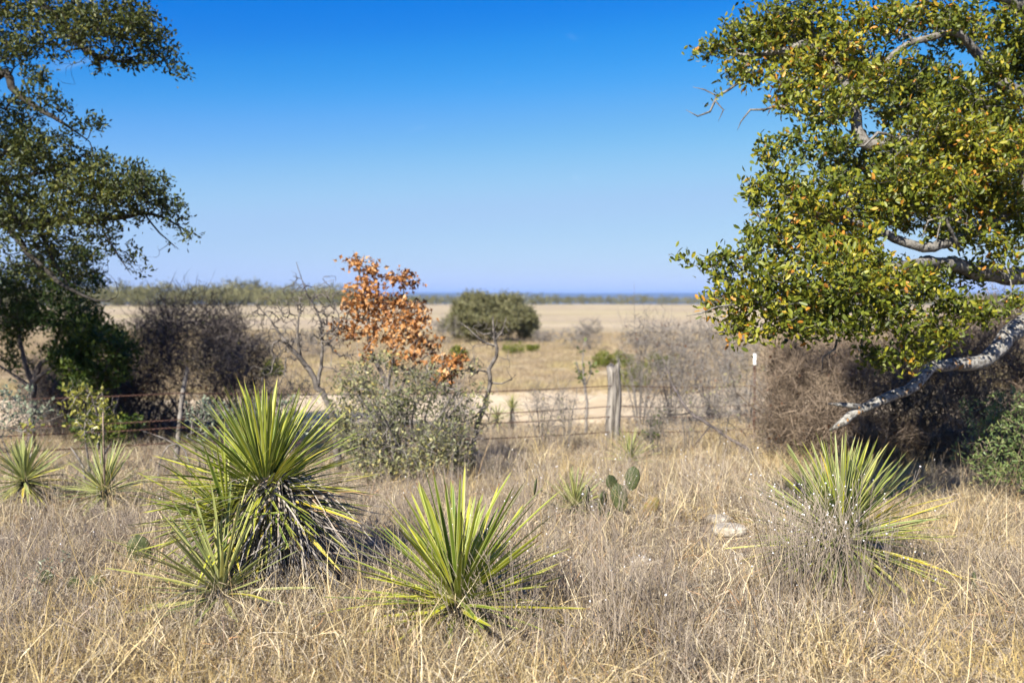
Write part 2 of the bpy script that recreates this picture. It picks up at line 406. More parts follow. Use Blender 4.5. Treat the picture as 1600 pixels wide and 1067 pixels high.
def rdir(g, n, up=0.0):
    v = g.normal(0, 1, (n, 3)); v[:, 2] += up; return unit(v)
def leaves_on(pl, sel, per, ln, wd, g, mat, base, name, shape='oak', along=.6, up=.25, nup=1.0, spread=.02, rmean=.5, rsd=.2):
    idx = np.repeat(sel, g.poisson(per, len(sel)))
    if len(idx) == 0: return None
    n = len(idx)
    t = g.random((n, 1)); par = pl.par[idx]; par = np.where(par < 0, idx, par)
    p = pl.pos[idx] * t + pl.pos[par] * (1 - t) + g.normal(0, spread, (n, 3))
    d = unit(pl.dir[idx] * along + rdir(g, n, up))
    nr = rdir(g, n, nup)
    sz = g.uniform(.65, 1.25, n)
    # neighbouring leaves share a tint: drifts of yellow and green through the crown
    drift = .16 * np.sin(p[:, 0] * 3.1 + 1) * np.sin(p[:, 2] * 3.7 + p[:, 1] * 2)
    rnd = np.clip(g.normal(rmean, rsd, n) + drift, 0, 1)
    V, Fc, R = leaf_geo(p - base, d, nr, ln * sz, wd * sz, rnd, shape)
    return mesh_np(name, V, Fc, mat, {'rnd': R})
KD = 4.2
def clump_pts(cl, g, dens):
    """cl: (px,py,rx,ry,depth[,k]) pixel ellipses at a depth; -> points in 3-D ellipsoids"""
    out = []
    for c in cl:
        px, py, rx, ry, d = c[:5]; k = c[5] if len(c) > 5 else 1
        ctr = P(px, py, d); a, b = rx * d / F, ry * d / F; dd = 1.1 * (a + b) / 2
        n = max(2, int(dens * KD * k * (a * b * dd) ** (2 / 3) * 100))
        v = rdir(g, n) * (g.random((n, 1)) ** .45)
        out.append(ctr + v * np.array([a, dd, b]))
    return np.concatenate(out)
def limb(*q): return [(P(a, b, c), r) for a, b, c, r in q]

def add_parts(root, base, pl, woods, leafs):
    for nm, mask, mat, rough in woods:
        me = wood_mesh(pl, mask, mat, base, nm, rough)
        if me:
            o = obj(nm, me, root)
            if nm in ('twigs',): tag(o, kind='stuff')
    for nm, me in leafs:
        if me: tag(obj(nm, me, root), kind='stuff')

# ------------------------------------------------------------------ the big live oak on the right
def right_oak():
    g = np.random.default_rng(11)
    base = GD(1800, 8.3); top = P(1790, 330, 8.3)
    cl = [(1110,78,36,13,7.9),(1150,62,40,28,7.8),(1190,50,55,45,7.7),(1170,112,45,22,7.7),(1260,25,60,45,7.6),(1250,120,50,38,7.4),(1300,80,60,50,7.5),(1290,165,60,40,7.2),
          (1230,160,35,22,7.4),(1370,35,60,40,7.6),(1360,135,50,38,7.3),(1450,25,60,26,7.8),(1500,30,40,22,7.3),(1555,105,34,26,7.4),(1415,95,26,22,7.2,.7),(1560,50,45,42,8),(1530,150,60,38,7.6),(1450,195,70,45,7.3),(1520,235,70,55,7.3),
          (1585,200,40,60,7.8),(1400,250,50,36,7.2),(1300,225,40,22,7.1),(1200,235,20,26,6.8),(1185,300,26,34,6.7),(1225,285,36,36,6.8),(1300,300,60,45,6.9),(1370,325,60,38,7.1),
          (1450,300,60,38,7.2),(1540,310,60,46,7.5),(1200,370,48,40,6.6),(1150,415,42,28,6.5),(1100,415,30,13,6.4),(1060,404,16,7,6.35,.7),(1270,390,60,38,6.6),(1345,400,55,28,6.8),(1140,468,50,34,6.4),
          (1215,450,70,48,6.3),(1300,440,70,48,6.4),(1380,450,60,42,6.6),(1445,440,46,30,6.8),(1165,515,45,26,6.3),(1245,510,60,28,6.3),(1320,500,60,32,6.4),(1400,500,60,30,6.6),
          (1430,552,46,30,6.7),(1375,556,34,20,6.7),(1500,480,45,26,7.1),(1545,488,32,22,7.2),(1480,365,50,20,7.3,.4),(1560,380,40,20,7.6,.3),
          (1660,90,90,80,8.2),(1690,260,80,90,8.2),(1560,-70,120,60,8),(1400,-80,110,60,7.8),(1250,-70,90,50,7.7),(1800,-40,140,110,8.6),(1850,200,120,120,8.6),(1820,150,90,90,7.4),(1720,440,50,40,7.6,.5),(1950,80,140,140,9.2),(1700,-160,160,90,8.6),
          (1330,110,60,50,8.2),(1420,150,60,60,8.3),(1340,260,60,50,7.9),(1450,260,70,50,8.2),(1530,200,60,50,8.4),(1560,290,60,50,8.3),(1400,330,60,40,7.9),(1480,340,60,30,8.2,.6),(1280,350,60,40,7.4),(1340,440,60,50,7.2),(1260,480,60,40,7.1),(1410,440,60,40,7.5),(1240,60,60,50,8.3),(1480,60,50,40,8.5,.6),(1590,110,40,40,8.6),(1250,330,40,40,6.7),(1330,370,50,30,6.9),(1400,290,50,40,7.0),(1480,290,50,40,7.1),(1470,140,50,40,7.4),(1240,230,30,30,7.2,.7),(1560,250,50,50,7.2),(1500,430,50,26,7.6,.6),(1470,520,40,24,7.0),(1570,400,44,26,7.5,.6),(1600,350,40,40,7.6,.8),(1590,470,36,18,7.3,.5),(1520,370,50,24,7.4,.7)]
    pts = clump_pts(cl, g, 6.6)
    limbs = [[(base + (0, 0, -.1), .27), (base + (.02, 0, .5), .22), (P(1795, 450, 8.3), .19), (top, .16), (P(1770, 200, 8.3), .13), (P(1740, 60, 8.3), .10), (P(1700, -120, 8.4), .06)],
             limb((1795,450,8.3,.14),(1700,470,8,.12),(1640,490,7.8,.105),(1585,515,7.6,.088),(1558,547,7.45,.074),(1520,570,7.3,.064),(1482,568,7.2,.056),(1450,576,7.1,.050),(1428,600,7.0,.050),(1385,622,6.9,.044),(1345,640,6.85,.038),(1318,656,6.8,.034),(1297,671,6.8,.024)),
             limb((1350,637,6.86,.03),(1325,634,6.8,.022),(1294,631,6.75,.014)),
             limb((1790,350,8.3,.11),(1690,400,8,.10),(1600,430,7.8,.085),(1545,428,7.6,.075),(1490,414,7.4,.065),(1440,410,7.2,.055),(1380,425,6.9,.045),(1300,445,6.6,.035),(1230,450,6.5,.02),(1160,440,6.5,.010)),
             limb((1790,330,8.3,.11),(1690,310,8.1,.09),(1600,320,7.8,.07),(1540,355,7.5,.055),(1460,385,7.2,.045),(1400,375,7.1,.038),(1340,350,7,.03),(1260,330,6.9,.02),(1200,320,6.8,.010)),
             limb((1770,200,8.3,.10),(1690,170,8.1,.085),(1600,150,7.8,.07),(1545,110,7.7,.048),(1522,74,7.6,.042),(1490,50,7.5,.036),(1450,62,7.5,.032),(1405,76,7.5,.028),(1380,110,7.4,.024),(1340,165,7.3,.03),(1300,190,7.2,.02)),
             limb((1600,240,7.9,.06),(1545,215,7.6,.055),(1470,225,7.4,.05),(1410,220,7.3,.05),(1350,222,7.25,.055),(1335,180,7.3,.05),(1318,120,7.4,.045),(1290,85,7.5,.042),(1262,68,7.6,.04),(1230,78,7.6,.034),(1200,85,7.65,.026),(1150,85,7.7,.014)),
             limb((1740,60,8.3,.10),(1660,30,8.1,.09),(1595,12,8,.085),(1560,-10,7.9,.07),(1480,-50,7.8,.05),(1380,-60,7.7,.03)),
             limb((1165,120,7.7,.014),(1140,140,7.7,.012),(1120,150,7.7,.012),(1108,175,7.7,.010),(1090,182,7.7,.007),(1072,172,7.7,.004)),
             limb((1120,150,7.7,.008),(1100,140,7.7,.006),(1082,136,7.7,.004)), limb((1118,158,7.7,.008),(1130,172,7.7,.006),(1122,190,7.7,.004)),
             limb((1215,165,7.4,.014),(1195,172,7.4,.011),(1172,172,7.4,.009),(1158,190,7.4,.006),(1152,204,7.4,.003)),
             limb((1395,215,7.2,.016),(1372,208,7.1,.014),(1350,228,7.1,.010),(1322,228,7.1,.006)), limb((1395,215,7.2,.014),(1393,250,7.1,.012),(1389,290,7.1,.008),(1387,325,7.1,.004)),
             limb((1500,390,7.2,.018),(1480,340,7.1,.014),(1505,350,7.05,.010),(1490,330,7.05,.005)), limb((1480,340,7.1,.012),(1450,345,7.05,.008),(1440,372,7.05,.004)), limb((1470,345,7.1,.010),(1462,385,7.05,.004)),
             limb((1560,140,7.6,.016),(1535,150,7.5,.012),(1540,168,7.5,.010),(1570,165,7.5,.005)),
             limb((1190,470,6.3,.008),(1120,480,6.2,.007),(1095,490,6.2,.005),(1072,494,6.2,.003)), limb((1310,520,6.5,.012),(1305,545,6.5,.010),(1285,558,6.5,.006),(1284,585,6.5,.003))]
    limbs = [[(p, r * .82) for p, r in lb] for lb in limbs]
    bare = clump_pts([(1390,250,40,50,6.9,.5),(1480,350,45,35,6.95,.7),(1530,170,40,30,7.2,.5),(1350,330,40,30,6.6,.4),(1560,410,50,40,7.3,.6),(1440,60,40,20,7.1,.4),(1420,480,40,30,6.4,.4),(1120,160,30,20,7.7,.4)], g, 1.6)
    pl = grow(limbs, np.concatenate([pts, bare]), .075, .0017, 2.4, .3, .10, .022, 3)
    root = empty('live_oak', base, 'big live oak with glossy yellow-green leaves and pale lichen-covered limbs reaching low', 'tree')
    trunk = np.zeros(len(pl.pos), bool); acc = 0
    trunk[:] = False
    first = np.where(pl.lim)[0]; k = first[0]; n1 = 0
    q, _ = spline(limbs[0], .075); trunk[:len(q)] = True
    add_parts(root, base, pl, [('trunk', trunk, M['oak_bark'], .015)], [])
    o0 = len(q); nl_ = 0
    for lb in limbs[1:]:
        q, _ = spline(lb, .075); mk = np.zeros(len(pl.pos), bool); mk[o0:o0 + len(q)] = True; o0 += len(q)
        nl_ += 1; add_parts(root, base, pl, [('limb', mk, M['lichen_bark' if nl_ <= 2 else 'oak_bark'], .045)], [])
    add_parts(root, base, pl, [('twigs', ~pl.lim, M['oak_bark'], 0)], [])
    db = np.array([np.min(((bare - p) ** 2).sum(1)) for p in pl.pos]); tw = np.where((pl.rad < .0052) & ~pl.lim & (db > .0012))[0]
    add_parts(root, base, pl, [], [('foliage', leaves_on(pl, tw, 6.6, .049, .023, g, M['oak_leaf'], base, 'foliage', 'oak', .7, .3, .5, .030, .47, .25))])
right_oak()

# ------------------------------------------------------------------ the live oak on the left
def left_oak():
    g = np.random.default_rng(21)
    base = GD(-170, 10.6); top = P(-160, 330, 10.6)
    cl = [(30,20,45,30,9.6),(100,25,65,36,9.4),(180,25,58,38,9.2),(232,58,44,38,9.1),(255,95,34,20,9.0),(285,115,20,9,9),(200,88,38,22,9.1),(150,80,40,20,9.2,.6),(20,85,42,26,9.7),(60,118,26,16,9.5),(95,168,20,14,9.4),(150,190,26,11,9.2),(118,195,16,10,9.3),
          (20,185,55,32,9.9),(20,235,60,36,9.8),(70,265,60,28,9.5),(125,258,55,26,9.3),(185,268,50,26,9.1),(235,292,38,32,9.0),(268,328,30,26,8.95),(298,368,20,10,8.9),(205,320,58,32,9.0),(120,315,70,38,9.2),(40,315,60,40,9.6),
          (60,372,70,30,9.6,.45),(150,372,60,22,9.3,.4),(100,415,70,25,9.6,.3),(30,420,50,25,9.8,.4),(190,395,40,22,9.2,.25),
          (-100,40,110,80,10.4),(-110,210,110,90,10.4),(-80,360,80,60,10.4,.5),(-300,100,130,110,11),(-280,280,130,90,10.8),(-60,-110,150,90,10),(120,-80,110,50,9.5),(-260,-120,160,110,11),(-150,150,120,110,9.2),(-420,40,140,140,11)]
    pts = clump_pts(cl + [(60,60,60,34,8.9),(140,45,60,34,8.8),(210,40,40,30,8.8),(60,150,40,24,9.0,.6),(60,225,60,30,9.0),(130,285,60,30,8.8),(200,295,50,28,8.7),(40,345,60,30,9.0,.7),(130,345,60,22,8.9,.6),(0,290,50,50,9.1)], g, 6.0)
    limbs = [[(base + (0, 0, -.1), .30), (base + (0, 0, .6), .25), (P(-165, 420, 10.6), .21), (top, .17), (P(-140, 180, 10.5), .13), (P(-120, 20, 10.3), .09), (P(-100, -120, 10.2), .05)],
             limb((-160,330,10.6,.12),(-80,320,10.3,.10),(0,335,9.9,.08),(60,350,9.6,.065),(120,345,9.4,.05),(180,340,9.2,.035),(240,335,9,.02),(290,360,8.95,.008)),
             limb((-150,260,10.5,.10),(-60,200,10.2,.08),(0,115,9.9,.055),(25,145,9.7,.045),(60,170,9.5,.035),(95,190,9.4,.022),(135,218,9.3,.008)),
             limb((-140,180,10.5,.10),(-60,60,10.1,.07),(20,-10,9.7,.06),(90,30,9.4,.05),(130,75,9.3,.035),(180,95,9.2,.022),(240,100,9.1,.010)),
             limb((-160,330,10.6,.09),(-70,380,10.2,.07),(0,350,9.8,.05),(40,390,9.6,.04),(90,440,9.5,.028),(150,470,9.4,.014),(180,465,9.4,.006)),
             limb((120,0,9.4,.03),(130,30,9.3,.028),(160,50,9.3,.022),(200,60,9.2,.012)),
             limb((60,350,9.6,.03),(80,400,9.5,.022),(110,450,9.5,.012)), limb((20,330,9.8,.04),(10,290,9.7,.034),(30,275,9.6,.026),(60,272,9.5,.012)),
             limb((230,340,9,.012),(250,365,9,.010),(280,390,8.95,.004)), limb((160,360,9.2,.014),(185,400,9.1,.010),(205,430,9.1,.004)),
             limb((-20,260,9.9,.03),(30,225,9.5,.024),(50,240,9.5,.016),(70,250,9.4,.006))]
    bare = clump_pts([(80,390,90,40,9.5,.5),(180,420,50,30,9.2,.3),(250,390,36,18,9,.3),(130,110,50,26,9.3,.3),(40,240,30,25,9.3,.4)], g, 2.4)
    limbs = [[(p, r * .75) for p, r in lb] for lb in limbs]
    pl = grow(limbs, np.concatenate([pts, bare]), .09, .002, 2.4, .3, .12, .022, 5)
    root = empty('live_oak', base, 'live oak with small dark green leaves hanging above the rusty fence beside the junipers', 'tree')
    o0 = 0
    for i, lb in enumerate(limbs):
        q, _ = spline(lb, .09); mk = np.zeros(len(pl.pos), bool); mk[o0:o0 + len(q)] = True; o0 += len(q)
        add_parts(root, base, pl, [('limb' if i else 'trunk', mk, M['dark_bark'], .025)], [])
    add_parts(root, base, pl, [('twigs', ~pl.lim, M['dark_bark'], 0)], [])
    ok = (pl.rad < .006) & ~pl.lim
    # bare twigs keep no leaves: leave out the nodes nearest a bare-twig point
    db = np.array([np.min(((bare - p) ** 2).sum(1)) if len(bare) else 9 for p in pl.pos]); dl = np.array([np.min(((pts - p) ** 2).sum(1)) for p in pl.pos])
    tw = np.where(ok & (dl < db + .02))[0]
    add_parts(root, base, pl, [], [('foliage', leaves_on(pl, tw, 5.2, .046, .022, g, M['oak_leaf_dark'], base, 'foliage', 'oak', .6, .3, .7, .03, .42, .24))])
left_oak()

# ------------------------------------------------------------------ generic shrubs and small trees
def shrub(name, label, cat, base, limbs, pts, leaf=None, wood='grey_twig', step=.07, r0=.0025, rmax=.05, e=2.2, seed=0, group=None, bend=.35, jit=.14, thin=1.0, fill=0, fl=(.08, .22), fw=.0045):
    limbs = [[(p, r * thin) for p, r in lb] for lb in limbs]
    base = np.asarray(base, float); pl = grow(limbs, pts, step, r0, e, bend, jit, rmax, seed)
    root = empty(name, base, label, cat, group)
    add_parts(root, base, pl, [('stem', pl.lim, M[wood], .05), ('twigs', ~pl.lim, M[wood], 0)], [])
    g = np.random.default_rng(seed + 99)
    if fill:
        pts = np.asarray(pts); p = pts[g.integers(0, len(pts), fill)] + g.normal(0, .07, (fill, 3)); p[:, 2] = np.maximum(p[:, 2], gz(p[:, 0], p[:, 1]) + .02)
        V, Fc, R = leaf_geo(p - base, rdir(g, fill, .5), rdir(g, fill), g.uniform(fl[0], fl[1], fill), fw * g.uniform(.6, 1.4, fill), g.random(fill), 'kite')
        tag(obj('twigs', mesh_np('twigs', V, Fc, M[wood]), root), kind='stuff')
    if leaf:
        for lf in (leaf if isinstance(leaf, list) else [leaf]):
            sel = (pl.rad < lf.get('r', .005)) & ~pl.lim
            if 'where' in lf: sel &= lf['where'](pl.pos)
            me = leaves_on(pl, np.where(sel)[0], lf['per'], lf['ln'], lf['wd'], g, M[lf['mat']], base, 'foliage', lf.get('shape', 'kite'), lf.get('along', .5), lf.get('up', .3), lf.get('nup', .6), lf.get('spread', .02), lf.get('rmean', .5), lf.get('rsd', .22))
            if me: tag(obj('foliage', me, root), kind='stuff')
    return root
def ell(g, n, ctr, rx, ry, rz, zmin=None, shell=.5):
    v = rdir(g, n) * (g.random((n, 1)) ** shell); p = np.asarray(ctr) + v * (rx, ry, rz)
    if zmin is not None: p[:, 2] = np.maximum(p[:, 2], zmin)
    return p
def stems(base, g, n, spread, h, r):
    out = []
    for i in range(n):
        a = TAU * i / n + g.uniform(-.4, .4); s = spread * g.uniform(.4, 1); d = np.array([math.cos(a), math.sin(a), 0])
        b = base + d * .03 + (0, 0, -.05)
        out.append([(b, r), (base + d * s * .4 + (0, 0, h * .45), r * .8), (base + d * s + (0, 0, h * g.uniform(.8, 1.1)), r * .45)])
    return out

# junipers behind the left end of the fence
g = np.random.default_rng(31)
b = GD(45, 12.8)
cl = [(110,440,55,28,12.7),(30,440,45,30,12.9),(60,490,60,30,12.8),(120,500,45,36,12.6),(20,500,40,40,13),(110,550,45,28,12.6),(20,560,25,30,13,.5),(70,405,40,20,12.8,.6),(-40,480,50,60,13),(130,400,26,22,12.7,.7)]
root = shrub('juniper_tree', 'dark juniper with several bare leaning stems behind the fence, under the live oak', 'tree', b,
      [[(b + (0, 0, -.1), .07), (P(55, 590, 12.8), .06), (P(75, 560, 12.8), .045), (P(100, 500, 12.7), .03), (P(115, 440, 12.7), .015)],
       [(P(52, 600, 12.8), .05), (P(40, 570, 12.8), .04), (P(30, 520, 12.9), .03), (P(25, 440, 12.9), .014)],
       [(P(52, 600, 12.8), .05), (P(80, 575, 12.7), .035), (P(115, 555, 12.6), .02)],
       [(P(48, 605, 12.8), .04), (P(20, 585, 12.9), .03), (P(-20, 560, 13), .015)]],
      clump_pts(cl, g, 3.4), dict(mat='juniper_leaf', per=11, ln=.07, wd=.022, r=.008, spread=.05, along=.9, up=.5), 'dark_twig', .10, .003, .03, seed=31, thin=.7)
b = GD(165, 12.3)
cl = [(150,520,40,30,12.3),(185,545,30,35,12.1),(165,580,45,25,12.2),(120,560,40,35,12.4),(135,600,40,15,12.3)]
shrub('juniper_bush', 'low rounded juniper with a sunlit green flank beside the dark brush', 'bush', b, stems(b, g, 6, .25, .8, .025), np.concatenate([clump_pts(cl, g, 4.0), ell(g, 160, b + (0, 0, .3), .4, .4, .3, b[2] + .03)]),
      dict(mat='juniper_leaf', per=13, ln=.07, wd=.022, r=.008, spread=.05, along=.9, up=.5, rmean=.72), 'dark_twig', .09, .003, .03, seed=33)
# dark leafless brush between juniper and mesquite
for k, (px, d, cl, lab) in enumerate([
    (300, 13.2, [(300,520,70,45,13.2),(260,500,50,35,13.2),(345,510,50,40,13.3),(300,575,80,40,13),(350,560,45,35,13.1),(300,470,40,20,13.2,.5)], 'dark leafless brush behind the leaning stick of the fence'),
    (230, 14.0, [(230,560,50,45,14),(250,520,40,40,14.2),(210,600,50,25,13.8)], 'dark leafless brush rising right behind the sunlit low juniper'),
    (375, 14.5, [(390,560,45,35,14.5),(370,600,60,25,14.4),(350,520,40,25,14.6)], 'grey leafless brush with a few rusty leaves left of the bare mesquite'),
    (95, 14.4, [(95,610,60,28,14.4),(60,580,30,24,14.5,.5)], 'dark low brush behind the juniper stems'),
    (175, 13.6, [(180,620,50,26,13.6),(150,630,40,24,13.6)], 'dark low brush at the foot of the low juniper')]):
    b = GD(px, d)
    shrub('bare_brush', lab, 'brush', b, stems(b, g, 12, .6, .8, .018), np.concatenate([clump_pts(cl, g, 5.0), ell(g, 400, b + (0, 0, .3), .85, .6, .38, b[2] + .03)]),
          [dict(mat='red_leaf', per=.55, ln=.05, wd=.028, r=.006, where=lambda p: p[:, 2] < .45), dict(mat='oak_leaf_dark', per=.35, ln=.04, wd=.02, r=.005)], 'dark_twig', .09, .003, .014, seed=40 + k, thin=.8, fill=4500, fl=(.10, .4), fw=.007, group='leafless brush behind the left fence')

# bare mesquite left of the orange oak
g = np.random.default_rng(51); b = GD(532, 9.6)
cl = [(430,490,45,30,9.6),(470,470,40,40,9.5),(520,480,35,50,9.7),(455,530,50,25,9.5),(500,530,35,30,9.6),(410,500,20,25,9.6,.6),(462,430,10,25,9.5,.5),(440,560,30,20,9.4,.5),(420,590,40,25,9.4,.4),(540,560,25,30,9.7,.6)]
shrub('mesquite_tree', 'leafless grey mesquite leaning away from the orange-leaved oak', 'tree', b,
      [[(b + (0, 0, -.1), .05), (P(520, 650, 9.6), .045), (P(497, 605, 9.6), .04), (P(478, 570, 9.55), .034), (P(455, 545, 9.5), .026), (P(430, 510, 9.5), .014), (P(405, 480, 9.5), .006)],
       [(P(497, 600, 9.6), .03), (P(503, 560, 9.6), .022), (P(500, 500, 9.6), .015), (P(480, 460, 9.55), .009), (P(463, 410, 9.5), .003)],
       [(P(470, 560, 9.55), .022), (P(465, 520, 9.5), .016), (P(470, 480, 9.5), .008)]],
      clump_pts(cl, g, 7.0), None, 'mesquite_wood', .07, .0028, .011, seed=51, thin=.75)
# oak sapling with rusty dead leaves
g = np.random.default_rng(52); b = GD(622, 9.9)
cl = [(553,410,22,10,9.9),(580,418,24,12,9.9),(575,450,35,22,9.9),(620,432,34,14,9.8),(642,442,20,10,9.8),(585,478,45,28,9.9),(640,488,38,22,9.9),(545,512,30,22,9.9),(600,518,55,24,9.8),(655,530,35,16,9.9),(670,540,22,10,9.9),(704,568,13,14,9.0,2),(690,586,10,10,9.0,2),(718,556,9,8,9.0,2),(560,560,14,8,9.9,.5),(570,545,20,10,9.8,.5),(520,545,10,8,9.9,.5),(610,470,30,20,9.9),(640,558,40,14,9.3,.6),(685,560,16,10,9.1),(550,480,20,18,9.9,.6),(650,510,30,16,9.8)]
shrub('oak_sapling', 'young oak holding rusty orange dead leaves above the grey-green thicket', 'tree', b,
      [[(b + (0, 0, -.1), .035), (P(612, 640, 9.9), .03), (P(600, 590, 9.9), .026), (P(578, 545, 9.9), .02), (P(575, 490, 9.9), .014), (P(562, 430, 9.9), .008), (P(552, 392, 9.9), .003)],
       [(P(606, 610, 9.9), .022), (P(615, 560, 9.9), .016), (P(630, 500, 9.9), .010), (P(630, 435, 9.85), .005)],
       [(P(612, 640, 9.9), .018), (P(640, 580, 9.85), .012), (P(680, 545, 9.85), .006)],
       [(P(640, 640, 9.9), .014), (P(680, 600, 9.3), .009), (P(704, 572, 9.0), .005)]],
      clump_pts(cl, g, 4.4), dict(mat='orange_leaf', per=3.0, ln=.058, wd=.038, r=.0052, shape='lobed', spread=.03, along=.4, up=-.4, nup=.2, rmean=.55, rsd=.25), 'dark_twig', .08, .0025, .015, seed=52)
# grey-green agarita thicket under it
g = np.random.default_rng(53); b = GD(640, 9.1)
cl = [(625,640,62,44,9.1),(565,612,34,40,9.3),(590,690,55,36,8.9),(690,690,52,40,8.85),(712,640,28,40,9.1,.8),(538,660,24,40,9.1,.8),(640,588,40,18,9.3,.7),(650,722,70,22,8.8),(672,600,30,22,9.0,.7)]
shrub('agarita_shrub', 'wide grey-green agarita thicket below the orange-leaved oak', 'shrub', b, stems(b, g, 14, .65, .95, .014), clump_pts(cl + [(540,600,26,30,9.2,.3),(600,565,50,18,9.3,.3),(700,575,50,24,9.2,.35),(745,640,24,40,9.1,.35),(520,640,18,40,9.1,.3),(600,725,60,24,8.9),(700,715,50,28,8.9),(560,690,30,30,9.0)], g, 8.0),
      dict(mat='agarita_leaf', per=4.2, ln=.041, wd=.019, r=.0065, spread=.02, along=.6, up=.4, rmean=.5, rsd=.28), 'grey_twig', .07, .002, .009, seed=53, thin=.8, fill=2600, fl=(.08, .3), fw=.005)
# twisted bare mesquite right of it
g = np.random.default_rng(54); b = GD(738, 9.3)
shrub('mesquite_tree', 'twisted bare mesquite with pale forked top, at the edge of the grey-green thicket', 'tree', b,
      [[(b + (0, 0, -.1), .035), (P(742, 680, 9.3), .032), (P(758, 635, 9.3), .03), (P(765, 600, 9.3), .03), (P(764, 578, 9.3), .028), (P(776, 556, 9.3), .024), (P(774, 535, 9.3), .02), (P(771, 510, 9.3), .013), (P(770, 495, 9.3), .005)],
       limb((773,540,9.3,.016),(752,532,9.28,.012),(730,512,9.25,.007),(717,502,9.25,.003)), limb((771,520,9.3,.012),(755,522,9.3,.008),(738,512,9.3,.003)),
       limb((772,532,9.3,.012),(784,520,9.3,.008),(791,495,9.35,.003)), limb((770,520,9.3,.008),(776,508,9.3,.005),(777,496,9.3,.002)),
       limb((765,598,9.3,.014),(784,600,9.3,.010),(800,592,9.35,.007),(806,586,9.35,.003)), limb((800,592,9.35,.005),(792,578,9.35,.002)),
       limb((764,582,9.3,.012),(748,578,9.25,.010),(735,590,9.2,.005)), limb((758,635,9.3,.014),(735,655,9.2,.010),(715,660,9.1,.005))],
      clump_pts([(750,515,35,14,9.3,.5),(740,580,30,18,9.25,.6),(800,590,18,12,9.35,.3),(760,660,30,30,9.2,.8),(770,520,34,26,9.3,1.2),(735,560,24,30,9.3,.8),(795,560,20,30,9.35,.5)], g, 5.0), dict(mat='agarita_leaf', per=.5, ln=.03, wd=.015, r=.004, where=lambda p: p[:, 2] < .6), 'mesquite_wood', .06, .0025, .008, seed=54, thin=.8)

# small shrubs along the near side of the fence on the left
g = np.random.default_rng(55); b = GD(140, 8.6)
shrub('oak_shrub', 'small yellow-green leafy oak shrub growing through the fence wires', 'shrub', b, stems(b, g, 4, .18, .5, .014),
      clump_pts([(140,630,38,32,8.6),(160,650,28,28,8.5),(118,625,24,30,8.6),(140,670,36,20,8.5),(115,605,12,14,8.6),(45,665,16,14,8.6,.5)], g, 4.0), dict(mat='yellow_leaf', per=2.0, ln=.045, wd=.024, r=.005, shape='oak'), 'grey_twig', .06, .0022, .010, seed=55)
for k, (px, d, cl, lab) in enumerate([(320, 9.3, [(318,640,36,26,9.3),(345,655,30,26,9.2),(300,660,24,18,9.3),(320,680,34,16,9.2)], 'grey-green shrub around the leaning fence stick'),
                                      (25, 9.4, [(20,620,40,28,9.4),(40,655,36,22,9.3),(0,660,40,30,9.3),(65,640,22,20,9.4)], 'grey-green shrub at the fence beside the yellow-green oak shrub'),
                                      (395, 9.9, [(400,650,40,24,9.9),(440,640,36,28,9.9),(470,665,30,26,9.8)], 'grey-green low shrub right behind the tallest yucca')]):
    b = GD(px, d)
    shrub('small_shrub', lab, 'shrub', b, stems(b, g, 5, .22, .45, .012), clump_pts(cl, g, 4.0), dict(mat='grey_leaf', per=2.0, ln=.042, wd=.024, r=.005), 'grey_twig', .06, .0022, .010, seed=60 + k)

# sapling and bare brush by the wooden post
g = np.random.default_rng(65); b = GD(915, 14.6)
shrub('young_tree', 'thin sapling with few green leaves beside the weathered wooden post', 'tree', b,
      [[(b + (0, 0, -.1), .028), (P(917, 630, 14.6), .025), (P(914, 600, 14.6), .022), (P(910, 570, 14.6), .014), (P(913, 535, 14.6), .006)], limb((915,605,14.6,.014),(904,580,14.6,.01),(900,560,14.6,.004)), limb((916,600,14.6,.012),(924,580,14.6,.008),(922,565,14.6,.003))],
      clump_pts([(911,545,7,16,14.6),(906,580,10,20,14.6),(922,578,8,14,14.6)], g, 2.2), dict(mat='juniper_leaf', per=2.2, ln=.07, wd=.035, r=.008, rmean=.8), 'grey_twig', .08, .003, .01, seed=65)
brush = [(1000, 15.6, [(985,540,22,45,15.6,.5),(1010,530,30,40,15.6,.7),(1000,590,30,40,15.5,.6)], 'leafless grey brush with one tall twig, next to the wooden post', 'grey_twig'),
         (1050, 16.5, [(1040,530,40,35,16.5),(1060,570,40,40,16.4),(1030,600,36,35,16.2,.7)], 'leafless grey brush behind the wires right of the wooden post', 'grey_twig'),
         (1110, 17.5, [(1100,520,45,30,17.5),(1120,560,45,40,17.4),(1090,600,40,35,17)], 'leafless grey brush behind the leaning dead branch', 'grey_twig'),
         (1165, 16.0, [(1160,560,40,40,16),(1150,610,45,35,15.8),(1175,640,40,25,15.6)], 'leafless pale brush around the white-topped metal post', 'grey_twig')]
for k, (px, d, cl, lab, wd) in enumerate(brush):
    b = GD(px, d)
    shrub('bare_brush', lab, 'brush', b, stems(b, g, 10, .55, 1.2, .02) + ([limb((1000,600,15.6,.012),(993,540,15.6,.009),(991,480,15.6,.006),(991,440,15.6,.003))] if k == 0 else []), np.concatenate([clump_pts(cl, g, 3.4), ell(g, 120, b + (0, 0, .35), .6, .5, .4, b[2] + .03)]), dict(mat='red_leaf', per=.12, ln=.05, wd=.03), wd, .10, .0028, .012, seed=70 + k, thin=.6, fill=1200, fl=(.12, .4), fw=.006, group='leafless brush beyond the fence on the right')
g = np.random.default_rng(78)
